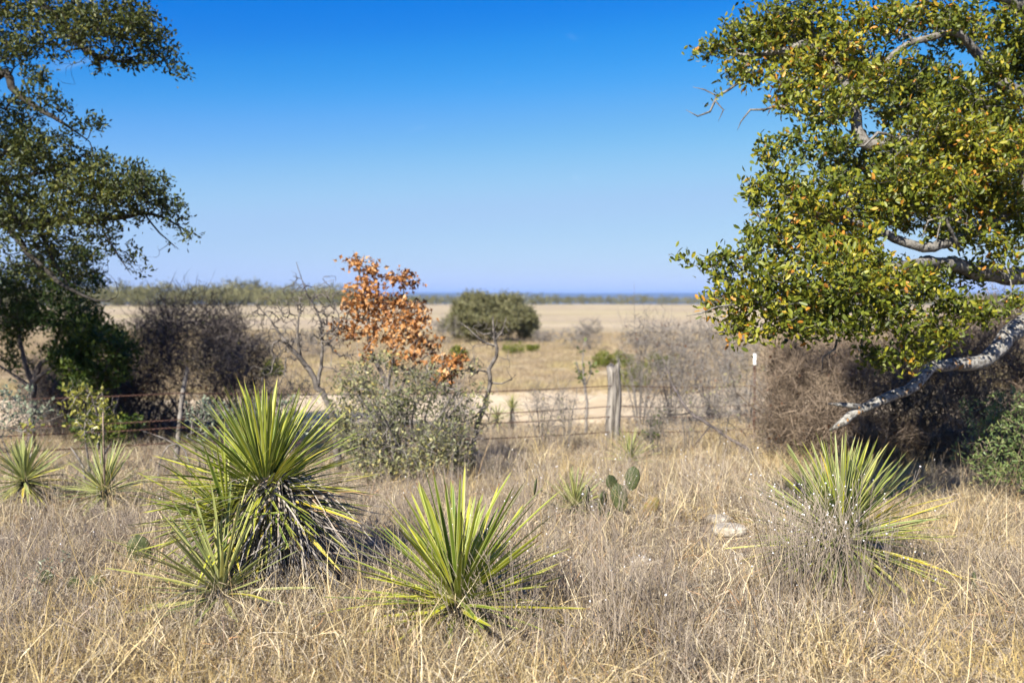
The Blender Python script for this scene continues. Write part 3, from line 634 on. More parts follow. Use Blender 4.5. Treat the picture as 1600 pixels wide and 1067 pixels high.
for k, (px, d, cl, lab, lf) in enumerate([(845, 12.6, [(838,640,16,40,12.6,.5),(855,660,14,30,12.5,.5)], 'few bare thin stems in front of the dirt road, left of the sapling', None), (885, 12.3, [(885,650,16,34,12.3,.5),(872,625,10,26,12.4,.4)], 'bare thin stems right beside the sapling at the wires', None),
        (1025, 11.6, [(1030,660,16,24,11.6,.8),(1018,680,20,18,11.6,.8)], 'small dark-leaved weed shrub right of the wooden post', 'juniper_leaf'), (1075, 12.2, [(1080,640,34,40,12.2,.6),(1060,600,20,34,12.3,.4)], 'thin bare scrub crossing the wires between wooden and metal post', None),
        (1130, 12.6, [(1130,640,36,44,12.6,.7),(1150,590,24,30,12.6,.5)], 'thin bare scrub just left of the metal post', None), (1205, 11.8, [(1200,620,26,50,11.8,.7),(1215,680,30,30,11.6,.8)], 'thin pale scrub just right of the metal post', None), (700, 12.6, [(700,610,30,24,12.6,.5),(720,640,30,20,12.5,.5)], 'thin bare scrub behind the twisted mesquite', None), (440, 11.2, [(430,630,40,30,11.2,.7),(470,610,30,26,11.2,.6)], 'thin bare scrub behind the tallest yucca', None)]):
    b = GD(px, d)
    shrub('thin_scrub', lab, 'scrub', b, stems(b, g, 6, .25, .8, .007), clump_pts(cl, g, 7.5), dict(mat=lf or 'agarita_leaf', per=1.6 if lf else .25, ln=.04, wd=.02, r=.005, rmean=.7), 'grey_twig', .08, .0028, .007, seed=110 + k, fill=500, fl=(.08, .3), fw=.005, group='thin scrub along the wires')
# dead branch leaning over the wire
g = np.random.default_rng(77); b = GD(1185, 10.4)
shrub('dead_branch', 'long dead dark branch leaning down to the grass across the wires', 'branch', b,
      [[(b + (0, 0, -.08), .022), (P(1172, 705, 10.5), .022), (P(1150, 690, 10.7), .020), (P(1110, 665, 11.1), .019), (P(1080, 645, 11.5), .018), (P(1058, 615, 11.8), .014), (P(1045, 585, 12), .010), (P(1030, 545, 12.2), .005)],
       limb((1080,645,11.5,.01),(1050,648,11.5,.007),(1030,640,11.5,.003)), limb((1110,665,11.1,.010),(1090,690,11.1,.006),(1080,700,11,.003))],
      clump_pts([(1050,580,22,40,12,.5),(1100,650,40,20,11.3,.3)], g, 1.6), None, 'dark_twig', .09, .0025, .006, seed=77)

# brown thicket under the right oak
thick = [(1250, 10.6, [(1240,600,45,45,10.6),(1230,650,50,35,10.4),(1270,680,50,25,10.2),(1225,560,30,30,10.8)], 'brown twiggy thicket left of the oak\'s broken limb'),
         (1330, 10.2, [(1330,600,50,45,10.2),(1320,660,60,40,10),(1350,690,50,25,9.8)], 'brown twiggy thicket behind the oak\'s broken limb'),
         (1410, 10.4, [(1410,620,55,45,10.4),(1420,680,55,30,10),(1440,570,45,40,10.6)], 'brown twiggy thicket below the fork of the lichen-grey limb'),
         (1500, 10.0, [(1500,620,60,50,10),(1510,690,60,30,9.6),(1490,560,50,35,10.3)], 'dark brown thicket between lichen-grey limb and green agarita'),
         (1590, 10.2, [(1590,590,60,55,10.2),(1600,670,60,45,9.8),(1560,540,45,30,10.6),(1650,620,60,60,10.2)], 'dark brown thicket rising behind the green agarita'),
         (1530, 12.5, [(1500,520,60,40,12.5),(1570,500,50,40,12.6),(1440,540,50,35,12.4),(1380,550,50,40,12.4)], 'tall brown brush seen through the lower limbs of the oak'),
         (1290, 12.8, [(1290,560,60,30,12.8),(1230,590,40,35,12.9),(1330,560,40,30,12.7)], 'pale brown brush beyond the hanging oak leaves')]
g = np.random.default_rng(81)
for k, (px, d, cl, lab) in enumerate(thick):
    b = GD(px, d)
    shrub('bare_thicket', lab, 'brush', b, stems(b, g, 16, .75, .95, .012), np.concatenate([clump_pts(cl, g, 7.0), ell(g, 260, b + (0, 0, .25), .75, .5, .3, b[2] + .03)]), dict(mat='red_leaf', per=.25, ln=.045, wd=.026, r=.004), 'brown_twig', .08, .0026, .010, seed=90 + k, thin=.9, fill=6500, fl=(.08, .36), fw=.006, group='brown thickets below the big live oak')
b = GD(1570, 8.0)
shrub('agarita_shrub', 'bright grey-green agarita with small spiny leaves below the big live oak', 'shrub', b, stems(b, g, 8, .35, .55, .012),
      clump_pts([(1540,660,34,30,8),(1580,640,34,36,8),(1590,690,50,36,7.9),(1530,710,36,26,7.9),(1640,660,50,50,8),(1518,640,16,26,8,.5),(1560,735,50,26,7.8),(1600,745,60,26,7.8)], g, 6.5), dict(mat='agarita_green', per=3.6, ln=.045, wd=.014, r=.006, rmean=.5), 'brown_twig', .06, .0018, .006, seed=101, thin=.6)

# ------------------------------------------------------------------ middle distance
def round_oak():
    g = np.random.default_rng(111); d = 60.; b = GD(768, d, 520)
    cl = [(765,478,46,22,60),(725,490,30,22,59),(805,490,32,24,60),(765,500,50,24,58.5),(715,508,26,20,59.5),(825,508,22,22,60.5),(745,470,26,14,60.5),(790,472,28,15,60.5),(800,515,26,18,60),(740,518,30,14,59)]
    pts = clump_pts(cl, g, .03)
    limbs = [[(b + (0, 0, -.2), .3), (b + (.1, 0, .8), .24), (P(766, 500, 60), .16)], [(b + (.1, 0, .7), .18), (P(735, 500, 59.5), .1)], [(b + (.1, 0, .7), .18), (P(805, 505, 60), .1)]]
    pl = grow(limbs, pts, .3, .02, 2.2, .3, .1, .12, 9)
    root = empty('live_oak', b, 'round dense live oak standing alone in the open pasture', 'tree')
    add_parts(root, b, pl, [('trunk', pl.lim, M['dark_bark'], .04), ('twigs', ~pl.lim, M['dark_bark'], 0)], [])
    n = 34000; V = []
    per = np.array([c[2] * c[3] for c in cl]); per = per / per.sum()
    for c, w in zip(cl, per):
        k = int(n * w); ctr = P(c[0], c[1], c[4]); a, q = c[2] * 60 / F, c[3] * 60 / F
        # lumps inside the clump
        lum = rdir(g, 26) * (g.random((26, 1)) ** .35); L_ = lum[g.integers(0, 26, k)]
        V.append(ctr + (L_ + g.normal(0, .17, (k, 3))) * (a, .8 * (a + q) / 1.4, q))
    p = np.concatenate(V); k = len(p); p = p[p[:, 2] > gz(p[:, 0], p[:, 1]) + .25]; k = len(p)
    s = g.uniform(.09, .19, k)
    Vv, Fc, R = leaf_geo(p - b, rdir(g, k, .2), rdir(g, k, .8), s, s * .6, np.clip(g.normal(.5, .25, k), 0, 1), 'kite')
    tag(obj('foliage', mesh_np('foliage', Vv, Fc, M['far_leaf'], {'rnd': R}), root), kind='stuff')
round_oak()

def bushlet(name, label, px, d, w, h, mat, wood, g, leafy, group=None, n=900, ls=.1):
    b = GD(px, d, 540); b = np.array(b)
    pts = ell(g, 70 if not leafy else 26, b + (0, 0, h * .55), w / 2, w / 2, h * .5, b[2] + .1)
    pl = grow(stems(b, g, 5, w * .25, h * .5, .02), pts, .18, .006, 2.1, .3, .15, .03, int(px))
    root = empty(name, b, label, 'bush', group)
    add_parts(root, b, pl, [('stem', pl.lim, M[wood], 0), ('twigs', ~pl.lim, M[wood], 0)], [])
    if leafy:
        p = ell(g, n, b + (0, 0, h * .52), w / 2, w / 2, h * .5, b[2] + .05, .4); s = g.uniform(.6, 1.3, n) * ls
        lump = 1 + .16 * np.sin(p[:, 0] * 9 + px) + .16 * np.sin(p[:, 2] * 11 + p[:, 1] * 5); p = b + (p - b) * lump[:, None]
        V, Fc, R = leaf_geo(p - b, rdir(g, n, .7), rdir(g, n, .4), s, s * .4, np.clip(g.normal(.5, .25, n), 0, 1), 'kite')
        tag(obj('foliage', mesh_np('foliage', V, Fc, M[mat], {'rnd': R}), root), kind='stuff')
    else:
        tw = np.where(pl.rad < .012)[0]; base = b
        # fine brush of outer twigs
        k = 900; i = g.choice(tw, k); p0 = pl.pos[i]; dd = unit(pl.dir[i] + rdir(g, k, .4) * .9); ln = g.uniform(.12, .4, k) * min(1, h)
        V, Fc, R = leaf_geo(p0 - b, dd, rdir(g, k), ln, np.full(k, .018), g.random(k), 'kite')
        tag(obj('twigs', mesh_np('twigs', V, Fc, M[wood]), root), kind='stuff')
g = np.random.default_rng(121)
for px, d, w, h, lab in [(802, 44, 1.1, .55, 'bright green low juniper in front of the round oak, wider one of two'), (832, 46, .55, .35, 'tiny bright green juniper in front of the round oak'),
                         (718, 38, .7, .6, 'bright green juniper peeking out between orange oak and round oak'),
                         (941, 34, .75, .5, 'bright green juniper left of a matching one, in the pasture behind the wooden post'), (974, 34, .9, .5, 'bright green juniper in the pasture directly behind the wooden post top'),
                         (1034, 33, 1.0, .65, 'bright green juniper half hidden by grey brush beyond the fence'), (990, 25, .95, .7, 'darker green juniper close beside the wooden post, beyond the road'),
                         (425, 30, .9, .5, 'green juniper low in the field behind the bare mesquite'), (190, 36, 2.8, 1.5, 'olive bush in the field behind the dark juniper')]:
    bushlet('juniper_bush', lab, px, d, w, h, 'bright_juniper' if px != 190 else 'far_leaf', 'dark_twig', g, True, 'junipers dotted over the pasture', 1100, .09 if px != 190 else .12)
for px, d, w, h, lab in [(690, 56, 2.4, 1.6, 'grey leafless bush against the left side of the round oak'), (848, 58, 1.6, .9, 'grey leafless bush at the right foot of the round oak'),
                         (902, 50, 2.6, 1.1, 'wide grey leafless bush in the pasture right of the round oak'), (921, 48, 1.3, 1.7, 'taller grey leafless bush in the pasture right of the round oak'),
                         (1000, 52, 3.0, .8, 'low grey leafless bush far behind the wooden post'), (1060, 30, 2.6, 1.6, 'grey leafless bush beyond the road, behind the brush'), (1130, 32, 3.0, 1.7, 'grey leafless bush beyond the road, behind the hanging oak leaves'),
                         (430, 40, 3.0, 1.3, 'grey leafless bush in the field left of the orange oak'), (350, 34, 2.2, 1.2, 'grey leafless bush in the field behind the dark brush'), (500, 42, 2.6, 1.2, 'grey leafless bush in the field behind the bare mesquite')]:
    bushlet('bare_bush', lab, px, d, w, h, None, 'grey_twig', g, False, 'grey leafless bushes dotted over the pasture')

def woodland(name, label, spans, g):
    Vs, Fs, Rs = [], [], []; off = 0
    for px0, px1, d0, d1, h0, h1, step in spans:
        px = px0
        while px < px1:
            d = g.uniform(d0, d1); h = g.uniform(h0, h1); w = h * g.uniform(1.1, 1.9); c = GD(px, d, 468); k = 330
            lum = rdir(g, 16) * (g.random((16, 1)) ** .3); p = (lum[g.integers(0, 16, k)] + g.normal(0, .2, (k, 3))) * (w / 2, w / 2, h * .46) + c + (0, 0, h * .5)
            p[:, 2] = np.maximum(p[:, 2], c[2] + .1)
            s = g.uniform(.35, .8, k) * (h / 6); dead = g.random() < .18
            V, Fc, R = leaf_geo(p, rdir(g, k, .2), rdir(g, k, .7), s, s * .7, np.clip(g.normal(.75 if dead else .42, .22, k) , 0, 1), 'kite')
            Vs.append(V); Fs.append(Fc[0] + off); Rs.append(R); off += len(V)
            px += step * g.uniform(.6, 1.4)
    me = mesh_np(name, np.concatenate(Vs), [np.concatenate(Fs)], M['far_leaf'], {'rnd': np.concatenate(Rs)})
    tag(obj(name, me), label, 'woodland', None, 'stuff')
g = np.random.default_rng(131)
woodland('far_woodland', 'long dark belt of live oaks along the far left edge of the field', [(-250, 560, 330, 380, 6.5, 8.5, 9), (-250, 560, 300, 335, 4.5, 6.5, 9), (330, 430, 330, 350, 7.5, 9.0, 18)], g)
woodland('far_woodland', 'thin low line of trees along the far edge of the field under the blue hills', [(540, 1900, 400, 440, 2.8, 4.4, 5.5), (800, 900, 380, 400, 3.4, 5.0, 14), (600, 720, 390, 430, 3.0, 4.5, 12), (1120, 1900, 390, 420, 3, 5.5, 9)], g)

# ------------------------------------------------------------------ fence
def fence():
    root = empty('barbed_wire_fence', GD(960, 13.0), 'rusty barbed wire fence on mismatched weathered posts crossing the grass', 'fence')
    rb = np.array(root.location)
    def at(px): # fence line in plan
        t = (px - 800) / F; x = t * (13 - .5 * 1.34) / (1 - .5 * t); return np.array([x, 13 + .5 * (x - 1.34)])
    def tube_obj(name, pts, mat, sides=8, label=None, rough=.06, seed=0):
        q, r = spline([(np.array(p), rr) for p, rr in pts], .05); g = np.random.default_rng(seed)
        r = r * (1 + g.normal(0, rough, len(r))); q = q + g.normal(0, 1, q.shape) * r[:, None] * .06
        V, Q, T = tubes([(q - rb, r, sides)]); o = obj(name, mesh_np(name, V, [Q, T], mat, smooth=sides > 6), root)
        if label: o['label'] = label
        return o
    # split cedar post: two weathered halves with a gap, as in the photograph
    x, y = at(960); z0 = float(gz(x, y)); g = np.random.default_rng(5)
    top = float(P(960, 568, y)[2])
    mw, n = new_mat('weathered_post'); tcn = n.nodes.new('ShaderNodeTexCoord'); mpn = n.nodes.new('ShaderNodeMapping'); mpn.inputs['Scale'].default_value = (26, 26, 2.2)
    n.links.new(tcn.outputs['Object'], mpn.inputs[0]); a = noise(n, 1.0, 6, mpn.outputs[0], .7)
    finish(n, mixc(n, mrange(n, a.outputs[0], .38, .6), (.05, .042, .036), (.31, .28, .25)), .9, 0, .1, a.outputs[0], 1.0)
    def slab(cx, w, dpt, zt, yaw, seed):
        g = np.random.default_rng(seed); zs = np.linspace(z0 - .15, zt, 14); s = 10; th = np.arange(s) * TAU / s
        prof = 1 + g.normal(0, .10, s); V = []
        for i, z in enumerate(zs):
            k = 1.12 - .18 * i / 13 + g.normal(0, .02)
            cxx = cx + .012 * math.sin(i * .7 + seed)
            px_ = np.cos(th) * w * prof * k; py_ = np.sin(th) * dpt * prof * k
            zz = np.full(s, z)
            if i == 13: zz = z + g.normal(0, .02, s) - .045 * np.cos(th + 2.4)
            V.append(np.stack([x + cxx + px_ * math.cos(yaw) - py_ * math.sin(yaw), y + px_ * math.sin(yaw) + py_ * math.cos(yaw), zz], 1))
        V = np.concatenate(V) - rb; i = (np.arange(13)[:, None] * s + np.arange(s)[None]); j = (np.arange(13)[:, None] * s + (np.arange(s)[None] + 1) % s)
        Q = np.stack([i, j, j + s, i + s], -1).reshape(-1, 4); l = 13 * s
        T = np.stack([np.full(s - 2, l), l + np.arange(1, s - 1), l + np.arange(2, s)], 1)
        return obj('post', mesh_np('post', V, [Q, T], mw), root)
    slab(-.028, .062, .07, top - .03, .3, 1)['label'] = 'weathered grey split cedar post'
    slab(.052, .036, .06, top + .01, -.2, 2)['label'] = 'narrow dark half of the split cedar post'
    # leaning stick on the left, metal posts
    x, y = at(283); tube_obj('post', [((x - .10, y, float(gz(x, y)) - .1), .030), ((x - .045, y, .10), .028), ((x, y, float(P(284, 620, y)[2])), .026), ((x + .06, y, float(P(292, 575, y)[2])), .018)], M['grey_twig'], 8, 'leaning weathered stick of a fence post')
    for px, tz, lab in ((1180, 553, 'slim metal post with a white painted top'), (1480, 560, 'slim rusty metal post among the brown brush'), (-60, 560, 'slim rusty metal post below the live oak')):
        x, y = at(px); zt = float(P(px, tz, y)[2]); o = tube_obj('post', [((x, y, float(gz(x, y)) - .1), .020), ((x, y, zt - .15), .020), ((x, y, zt), .020)], M['rust'], 6, lab, 0)
        if px == 1180:
            V, Q, T = tubes([(np.array([(x, y, zt - .16), (x, y, zt + .004)]) - rb, np.array([.0235, .0225]), 8)])
            c = obj('post_cap', mesh_np('post_cap', V, [Q, T], simple('white_paint', (.74, .73, .70), .6)), o)
    # wires: twisted pairs
    keys = [-500, 283, 960, 1180, 1480, 1900]
    rows = [(.82, (614, 602)), (.52, (655, 634)), (.42, (667, 650)), (.2, (690, 674))]
    for k, (h, (pl_, pm)) in enumerate(rows):
        ctrl = []
        zl = float(P(283, pl_, at(283)[1])[2]); zm = float(P(960, pm, at(960)[1])[2])
        hl = zl - float(gz(*at(283))); hm = zm - float(gz(*at(960)))
        for px in keys:
            x, y = at(px); f = np.clip((px - 283) / (960 - 283), 0, 1); hh = hl * (1 - f) + hm * f
            ctrl.append(np.array([x, y - .03, float(gz(x, y)) + hh]))
        seg = []
        for a_, b_ in zip(ctrl[:-1], ctrl[1:]):
            m_ = max(8, int(np.linalg.norm(b_ - a_) / .0125)); t = np.arange(m_) / m_
            q = a_ + (b_ - a_) * t[:, None]; q[:, 2] -= .05 * 4 * t * (1 - t) * np.linalg.norm(b_ - a_) / 5; seg.append(q)
        q = np.concatenate(seg); s = np.arange(len(q)) * .0125; ph = s / .085 * TAU
        dvec = unit(q[-1] - q[0]); sid = unit(np.cross(dvec, (0, 0, 1.))); up = np.array([0, 0, 1.])
        paths = []
        for o_ in (0, math.pi):
            paths.append((q + .0050 * (np.cos(ph + o_)[:, None] * sid + np.sin(ph + o_)[:, None] * up) - rb, np.full(len(q), .0040), 3))
        g = np.random.default_rng(k)
        for i in range(6, len(q) - 6, 11):
            v = rdir(g, 2); v -= (v @ dvec)[:, None] * dvec; v = unit(v)
            for w_ in v: paths.append((np.stack([q[i] - w_ * .02, q[i] + w_ * .02]) - rb, np.array([.0016, .0012]), 3))
        V, Q, T = tubes(paths); obj('wire', mesh_np('wire', V, [Q, T], M['rust'], smooth=True), root)
fence()

# ------------------------------------------------------------------ yuccas
def yleaf_mesh(name, curve, mat, blunt=False, twist=0.0):
    ts = np.array([0, .12, .35, .6, .8, .93, 1.0]); w = np.array([1.15, 1.0, 1.0, .86, .62, .36, .30 if blunt else .03]) * .5
    V, tt, ed = [], [], []
    for t, ww in zip(ts, w):
        c = np.array([0, -curve * t * t, t * (1 - .25 * curve * curve * t)]); tw = twist * t
        for sx, e_ in ((-1, 1), (0, 0), (1, 1)):
            lx = sx * ww; ly = (.30 * ww if sx else -.10 * ww)
            V.append((c[0] + lx * math.cos(tw) - ly * math.sin(tw), lx * math.sin(tw) + ly * math.cos(tw), 0, c)); tt.append(t); ed.append(e_)
    # width axes are scaled separately (leaf is 1 long, width in 'wx' units of 1/30)
    W_ = 1 / 30.
    VV = np.array([(v[0] * W_, v[3][1] + v[1] * W_, v[3][2]) for v in V]); Q = []
    for i in range(len(ts) - 1):
        a = i * 3; Q += [(a, a + 1, a + 4, a + 3), (a + 1, a + 2, a + 5, a + 4)]
    return mesh_np(name, VV, [np.array(Q)], mat, {'tt': np.array(tt), 'ed': np.array(ed)}, smooth=True)
YM = {}
for key in ('yucca', 'yucca_lit_yellow', 'yucca_pale'):
    YM[key] = [yleaf_mesh('leaf', c, M[key], b_, tw) for c, b_, tw in ((.02, False, .2), (.07, False, -.4), (.13, False, .5), (-.03, False, .1), (.22, False, .3))]
    YM[key + '_blunt'] = [yleaf_mesh('leaf', c, M[key], True, tw) for c, tw in ((.01, .2), (.05, -.3), (.09, .3))]
def rosette(root, base, ctr, n, ln, wd, key, g, lo=-25, hi=86, flat=1.0, blunt=0.0, jit=.10, tilt=(0, 0), lit_right=0.0, minz=None):
    ctr = np.asarray(ctr)
    for i in range(n):
        f = (i + .5) / n
        el = math.radians(lo + (hi - lo) * (1 - f) ** flat + g.normal(0, 5)); az = i * 2.39996 + g.normal(0, .15)
        d = np.array([math.cos(az) * math.cos(el), math.sin(az) * math.cos(el), math.sin(el)])
        d = unit(d + np.array([tilt[0], tilt[1], 0]))
        L_ = ln * g.uniform(1 - jit * 2.4, 1 + jit)
        if el > math.radians(70): L_ *= .92
        start = ctr + d * .03 + np.array([0, 0, -.10 * f * ln])
        if minz is not None and start[2] + d[2] * L_ < minz: continue
        z = Vector(d); up = Vector((0, 0, 1)) - z * d[2]
        if up.length < .05: up = Vector((math.cos(az + math.pi), math.sin(az + math.pi), 0))
        up.normalize(); x = up.cross(z).normalized(); y = z.cross(x).normalized()
        # roll a little
        ro = g.normal(0, .35); x, y = x * math.cos(ro) + y * math.sin(ro), y * math.cos(ro) - x * math.sin(ro)
        kk = key
        if lit_right and g.random() < lit_right * max(0, d[0] + .1) * (1.2 - el): kk = 'yucca_lit_yellow'  # right-pointing leaves turn yellower: sunlight on that side put into leaf colour
        ms = YM[kk + '_blunt'] if g.random() < blunt else YM[kk]
        o = bpy.data.objects.new('leaf', ms[int(g.integers(0, len(ms)))]); COL.objects.link(o); o.parent = root
        wsc = wd * 30 / 1.0 * g.uniform(.8, 1.15)
        # only the width grows with wsc: the curve (y) stays in proportion with the length
        m = Matrix(((x.x * wsc, y.x * L_, z.x * L_, start[0] - base[0]), (x.y * wsc, y.y * L_, z.y * L_, start[1] - base[1]), (x.z * wsc, y.z * L_, z.z * L_, start[2] - base[2]), (0, 0, 0, 1)))
        o.matrix_local = m
def more_leaves(root, base, ctr, n, ln, wd, g, lo, hi, flat):
    # the leaves past the limit of single ones: one joined part
    az = np.arange(n) * 2.39996 + 1.1 + g.normal(0, .2, n); el = np.radians(lo + (hi - lo) * (1 - (np.arange(n) + .5) / n) ** flat + g.normal(0, 6, n))
    d = np.stack([np.cos(az) * np.cos(el), np.sin(az) * np.cos(el), np.sin(el)], 1); t = np.array([0, .12, .35, .6, .8, .93, 1.0]); w = np.array([1.15, 1, 1, .86, .62, .36, .03]) * .5 * wd
    sd = unit(np.cross(d, rdir(g, n) * .4 + (0, 0, 1.))); up = np.cross(sd, d); L_ = ln * g.uniform(.75, 1.08, n); cv_ = g.uniform(-.02, .2, n)
    c = (np.asarray(ctr) + d * .03)[:, None] + d[:, None] * (L_[:, None] * t)[..., None] - up[:, None] * (cv_[:, None] * L_[:, None] * t ** 2)[..., None]
    V = np.stack([c - sd[:, None] * w[None, :, None] + up[:, None] * (.3 * w)[None, :, None], c, c + sd[:, None] * w[None, :, None] + up[:, None] * (.3 * w)[None, :, None]], 2).reshape(-1, 3) - base
    b0 = (np.arange(n)[:, None] * 21 + np.arange(6)[None] * 3).ravel(); Q = np.concatenate([np.stack([b0 + k, b0 + 1 + k, b0 + 4 + k, b0 + 3 + k], 1) for k in (0, 1)])
    tag(obj('leaves', mesh_np('leaves', V, [Q], M['yucca_many'], {'tt': np.tile(np.repeat(t, 3), n), 'ed': np.tile([1., 0, 1.], 7 * n), 'rnd': np.repeat(g.random(n), 21)}, smooth=True), root), kind='stuff')
def strips(p0, d, ln, wd, droop, g, seg=5, wob=.02, rnd=None):
    """drooping ribbons: arrays of n"""
    n = len(p0); t = np.linspace(0, 1, seg + 1)
    side = unit(np.cross(d, rdir(g, n)));
    c1 = rdir(g, n) * wob
    path = p0[:, None] + d[:, None] * (ln[:, None] * t)[..., None] + np.array([0, 0, -1.]) * (droop[:, None] * ln[:, None] * t ** 2)[..., None] + c1[:, None] * np.sin(t * 5)[None, :, None] * ln[:, None, None]
    w = (wd[:, None] * (1 - .85 * t ** 1.5))[..., None] * .5
    V = np.stack([path - side[:, None] * w, path + side[:, None] * w], 2).reshape(-1, 3)
    b = (np.arange(n)[:, None] * (seg + 1) * 2 + np.arange(seg)[None] * 2).ravel()
    Fq = np.stack([b, b + 1, b + 3, b + 2], 1); R = np.repeat(g.random(n) if rnd is None else rnd, (seg + 1) * 2)
    return V, [Fq], R
def skirt(root, base, ctr, n, ln, g, z0, z1, spread=1.0):
    az = g.uniform(0, TAU, n); f = g.random(n)
    el = np.radians(g.uniform(-75, -5, n)); d = np.stack([np.cos(az) * np.cos(el), np.sin(az) * np.cos(el), np.sin(el)], 1)
    p0 = np.array(ctr) + d * .04; p0[:, 2] = z0 + (z1 - z0) * f
    L_ = ln * g.uniform(.6, 1.1, n); V, Fc, R = strips(p0 - base, d, L_, g.uniform(.006, .014, n), g.uniform(.0, .8, n), g, 5, .10, np.clip(g.normal(.5, .25, n), 0, 1))
    # lie on the ground rather than pass below it
    zg = gz(V[:, 0] + base[0], V[:, 1] + base[1]) - base[2]; V[:, 2] = np.maximum(V[:, 2], zg + .01 + .04 * g.random(len(V)))
    tag(obj('dry_skirt', mesh_np('dry_skirt', V, Fc, M['skirt'], {'rnd': R}), root), kind='stuff')
def stump(root, base, p, z, r):
    V, Q, T = tubes([(np.array([(p[0], p[1], base[2] - .05), (p[0], p[1], (base[2] + z) / 2), (p[0], p[1], z)]) - base, np.array([r * 1.1, r, r * .8]), 8)])
    obj('stem', mesh_np('stem', V, [Q, T], M['dark_bark'], smooth=True), root)

g = np.random.default_rng(201)
# tallest yucca with a grey skirt
b = GD(412, 5.25); r = empty('yucca', b, 'tallest yucca, with green sword leaves over a grey skirt of dead leaves', 'yucca')
c1 = P(415, 765, 5.25); c2 = P(355, 808, 5.1)
stump(r, b, c1, c1[2], .07); stump(r, b, c2, c2[2], .05)
more_leaves(r, b, c1, 260, .57, .0145, g, -22, 84, 1.15)
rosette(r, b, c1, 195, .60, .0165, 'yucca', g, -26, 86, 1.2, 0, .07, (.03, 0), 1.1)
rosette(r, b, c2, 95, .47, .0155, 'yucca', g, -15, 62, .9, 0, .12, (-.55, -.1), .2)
skirt(r, b, P(435, 800, 5.2), 1600, .60, g, b[2] + .08, b[2] + .60)
# small yucca in front of it
b = GD(345, 4.75); r = empty('yucca', b, 'low yucca half buried in golden grass at the foot of the tallest yucca', 'yucca')
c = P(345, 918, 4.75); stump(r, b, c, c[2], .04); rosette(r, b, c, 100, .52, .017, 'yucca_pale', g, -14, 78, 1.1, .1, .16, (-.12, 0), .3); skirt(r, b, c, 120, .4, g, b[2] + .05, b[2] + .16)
# middle yucca with broad clipped leaves
b = GD(715, 4.6); r = empty('yucca', b, 'yucca with broad stiff blunt-tipped leaves fanning out of purple-grey weeds', 'yucca')
c = P(715, 935, 4.6); stump(r, b, c, c[2], .05); more_leaves(r, b, c, 40, .5, .02, g, -8, 84, 1.0)
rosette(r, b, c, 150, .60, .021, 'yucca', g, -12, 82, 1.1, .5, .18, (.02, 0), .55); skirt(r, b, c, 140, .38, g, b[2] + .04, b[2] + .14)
# right yucca
b = GD(1314, 5.3); r = empty('yucca', b, 'yucca with yellow-edged leaves rising behind white-headed dry weeds', 'yucca')
c = P(1314, 838, 5.3); stump(r, b, c, c[2], .05); more_leaves(r, b, c, 130, .55, .014, g, -25, 85, 1.1)
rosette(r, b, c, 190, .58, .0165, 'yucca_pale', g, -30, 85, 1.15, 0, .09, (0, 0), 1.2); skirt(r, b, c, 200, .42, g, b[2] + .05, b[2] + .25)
# two at the left edge, nearer the fence
b = GD(35, 7.6); r = empty('yucca', b, 'pale rounded yucca growing next to the yucca that has a dry stalk', 'yucca')
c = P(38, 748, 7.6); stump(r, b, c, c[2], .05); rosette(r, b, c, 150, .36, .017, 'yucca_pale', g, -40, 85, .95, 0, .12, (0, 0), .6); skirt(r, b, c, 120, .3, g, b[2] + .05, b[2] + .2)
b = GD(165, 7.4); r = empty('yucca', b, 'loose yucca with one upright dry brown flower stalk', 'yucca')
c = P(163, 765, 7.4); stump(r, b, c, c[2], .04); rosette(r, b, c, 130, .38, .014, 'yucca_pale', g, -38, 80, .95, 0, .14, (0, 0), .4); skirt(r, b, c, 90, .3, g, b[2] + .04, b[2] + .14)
V, Q, T = tubes([(spline([(P(163, 758, 7.3), 0), (P(162, 700, 7.3), 0), (P(161, 645, 7.3), 0)], .05)[0] - b, np.linspace(.010, .006, len(spline([(P(163, 758, 7.3), 0), (P(162, 700, 7.3), 0), (P(161, 645, 7.3), 0)], .05)[0])), 6)])
obj('flower_stalk', mesh_np('flower_stalk', V, [Q, T], M['brown_twig'], smooth=True), r)
# small ones in the middle
for px, d, cy, n, ln, key, lab in [(985, 10.6, 716, 75, .34, 'yucca_pale', 'small yellow-green yucca at the foot of the wooden post'), (898, 7.2, 790, 75, .27, 'yucca_pale', 'small pale grassy yucca beside the prickly pear clump'),
                                   (800, 15.5, 638, 50, .24, 'yucca_pale', 'small yucca on a shaggy trunk beyond the fence, against the dirt road'), (776, 15.0, 655, 45, .26, 'yucca_pale', 'low green yucca beyond the fence, beside the one on a trunk'), (1240, 26, 600, 30, .3, 'yucca_pale', 'far small yucca')][:4]:
    b = GD(px, d); r = empty('yucca', b, lab, 'yucca'); c = P(px, cy, d); c[2] = max(c[2], b[2] + .08); stump(r, b, c, c[2], .035)
    rosette(r, b, c, n, ln, .012 if d < 12 else .016, key, g, -20, 85, .8, 0, .14, (0, 0), .2); skirt(r, b, c, 80, ln, g, b[2] + .04, max(c[2] - .03, b[2] + .1))

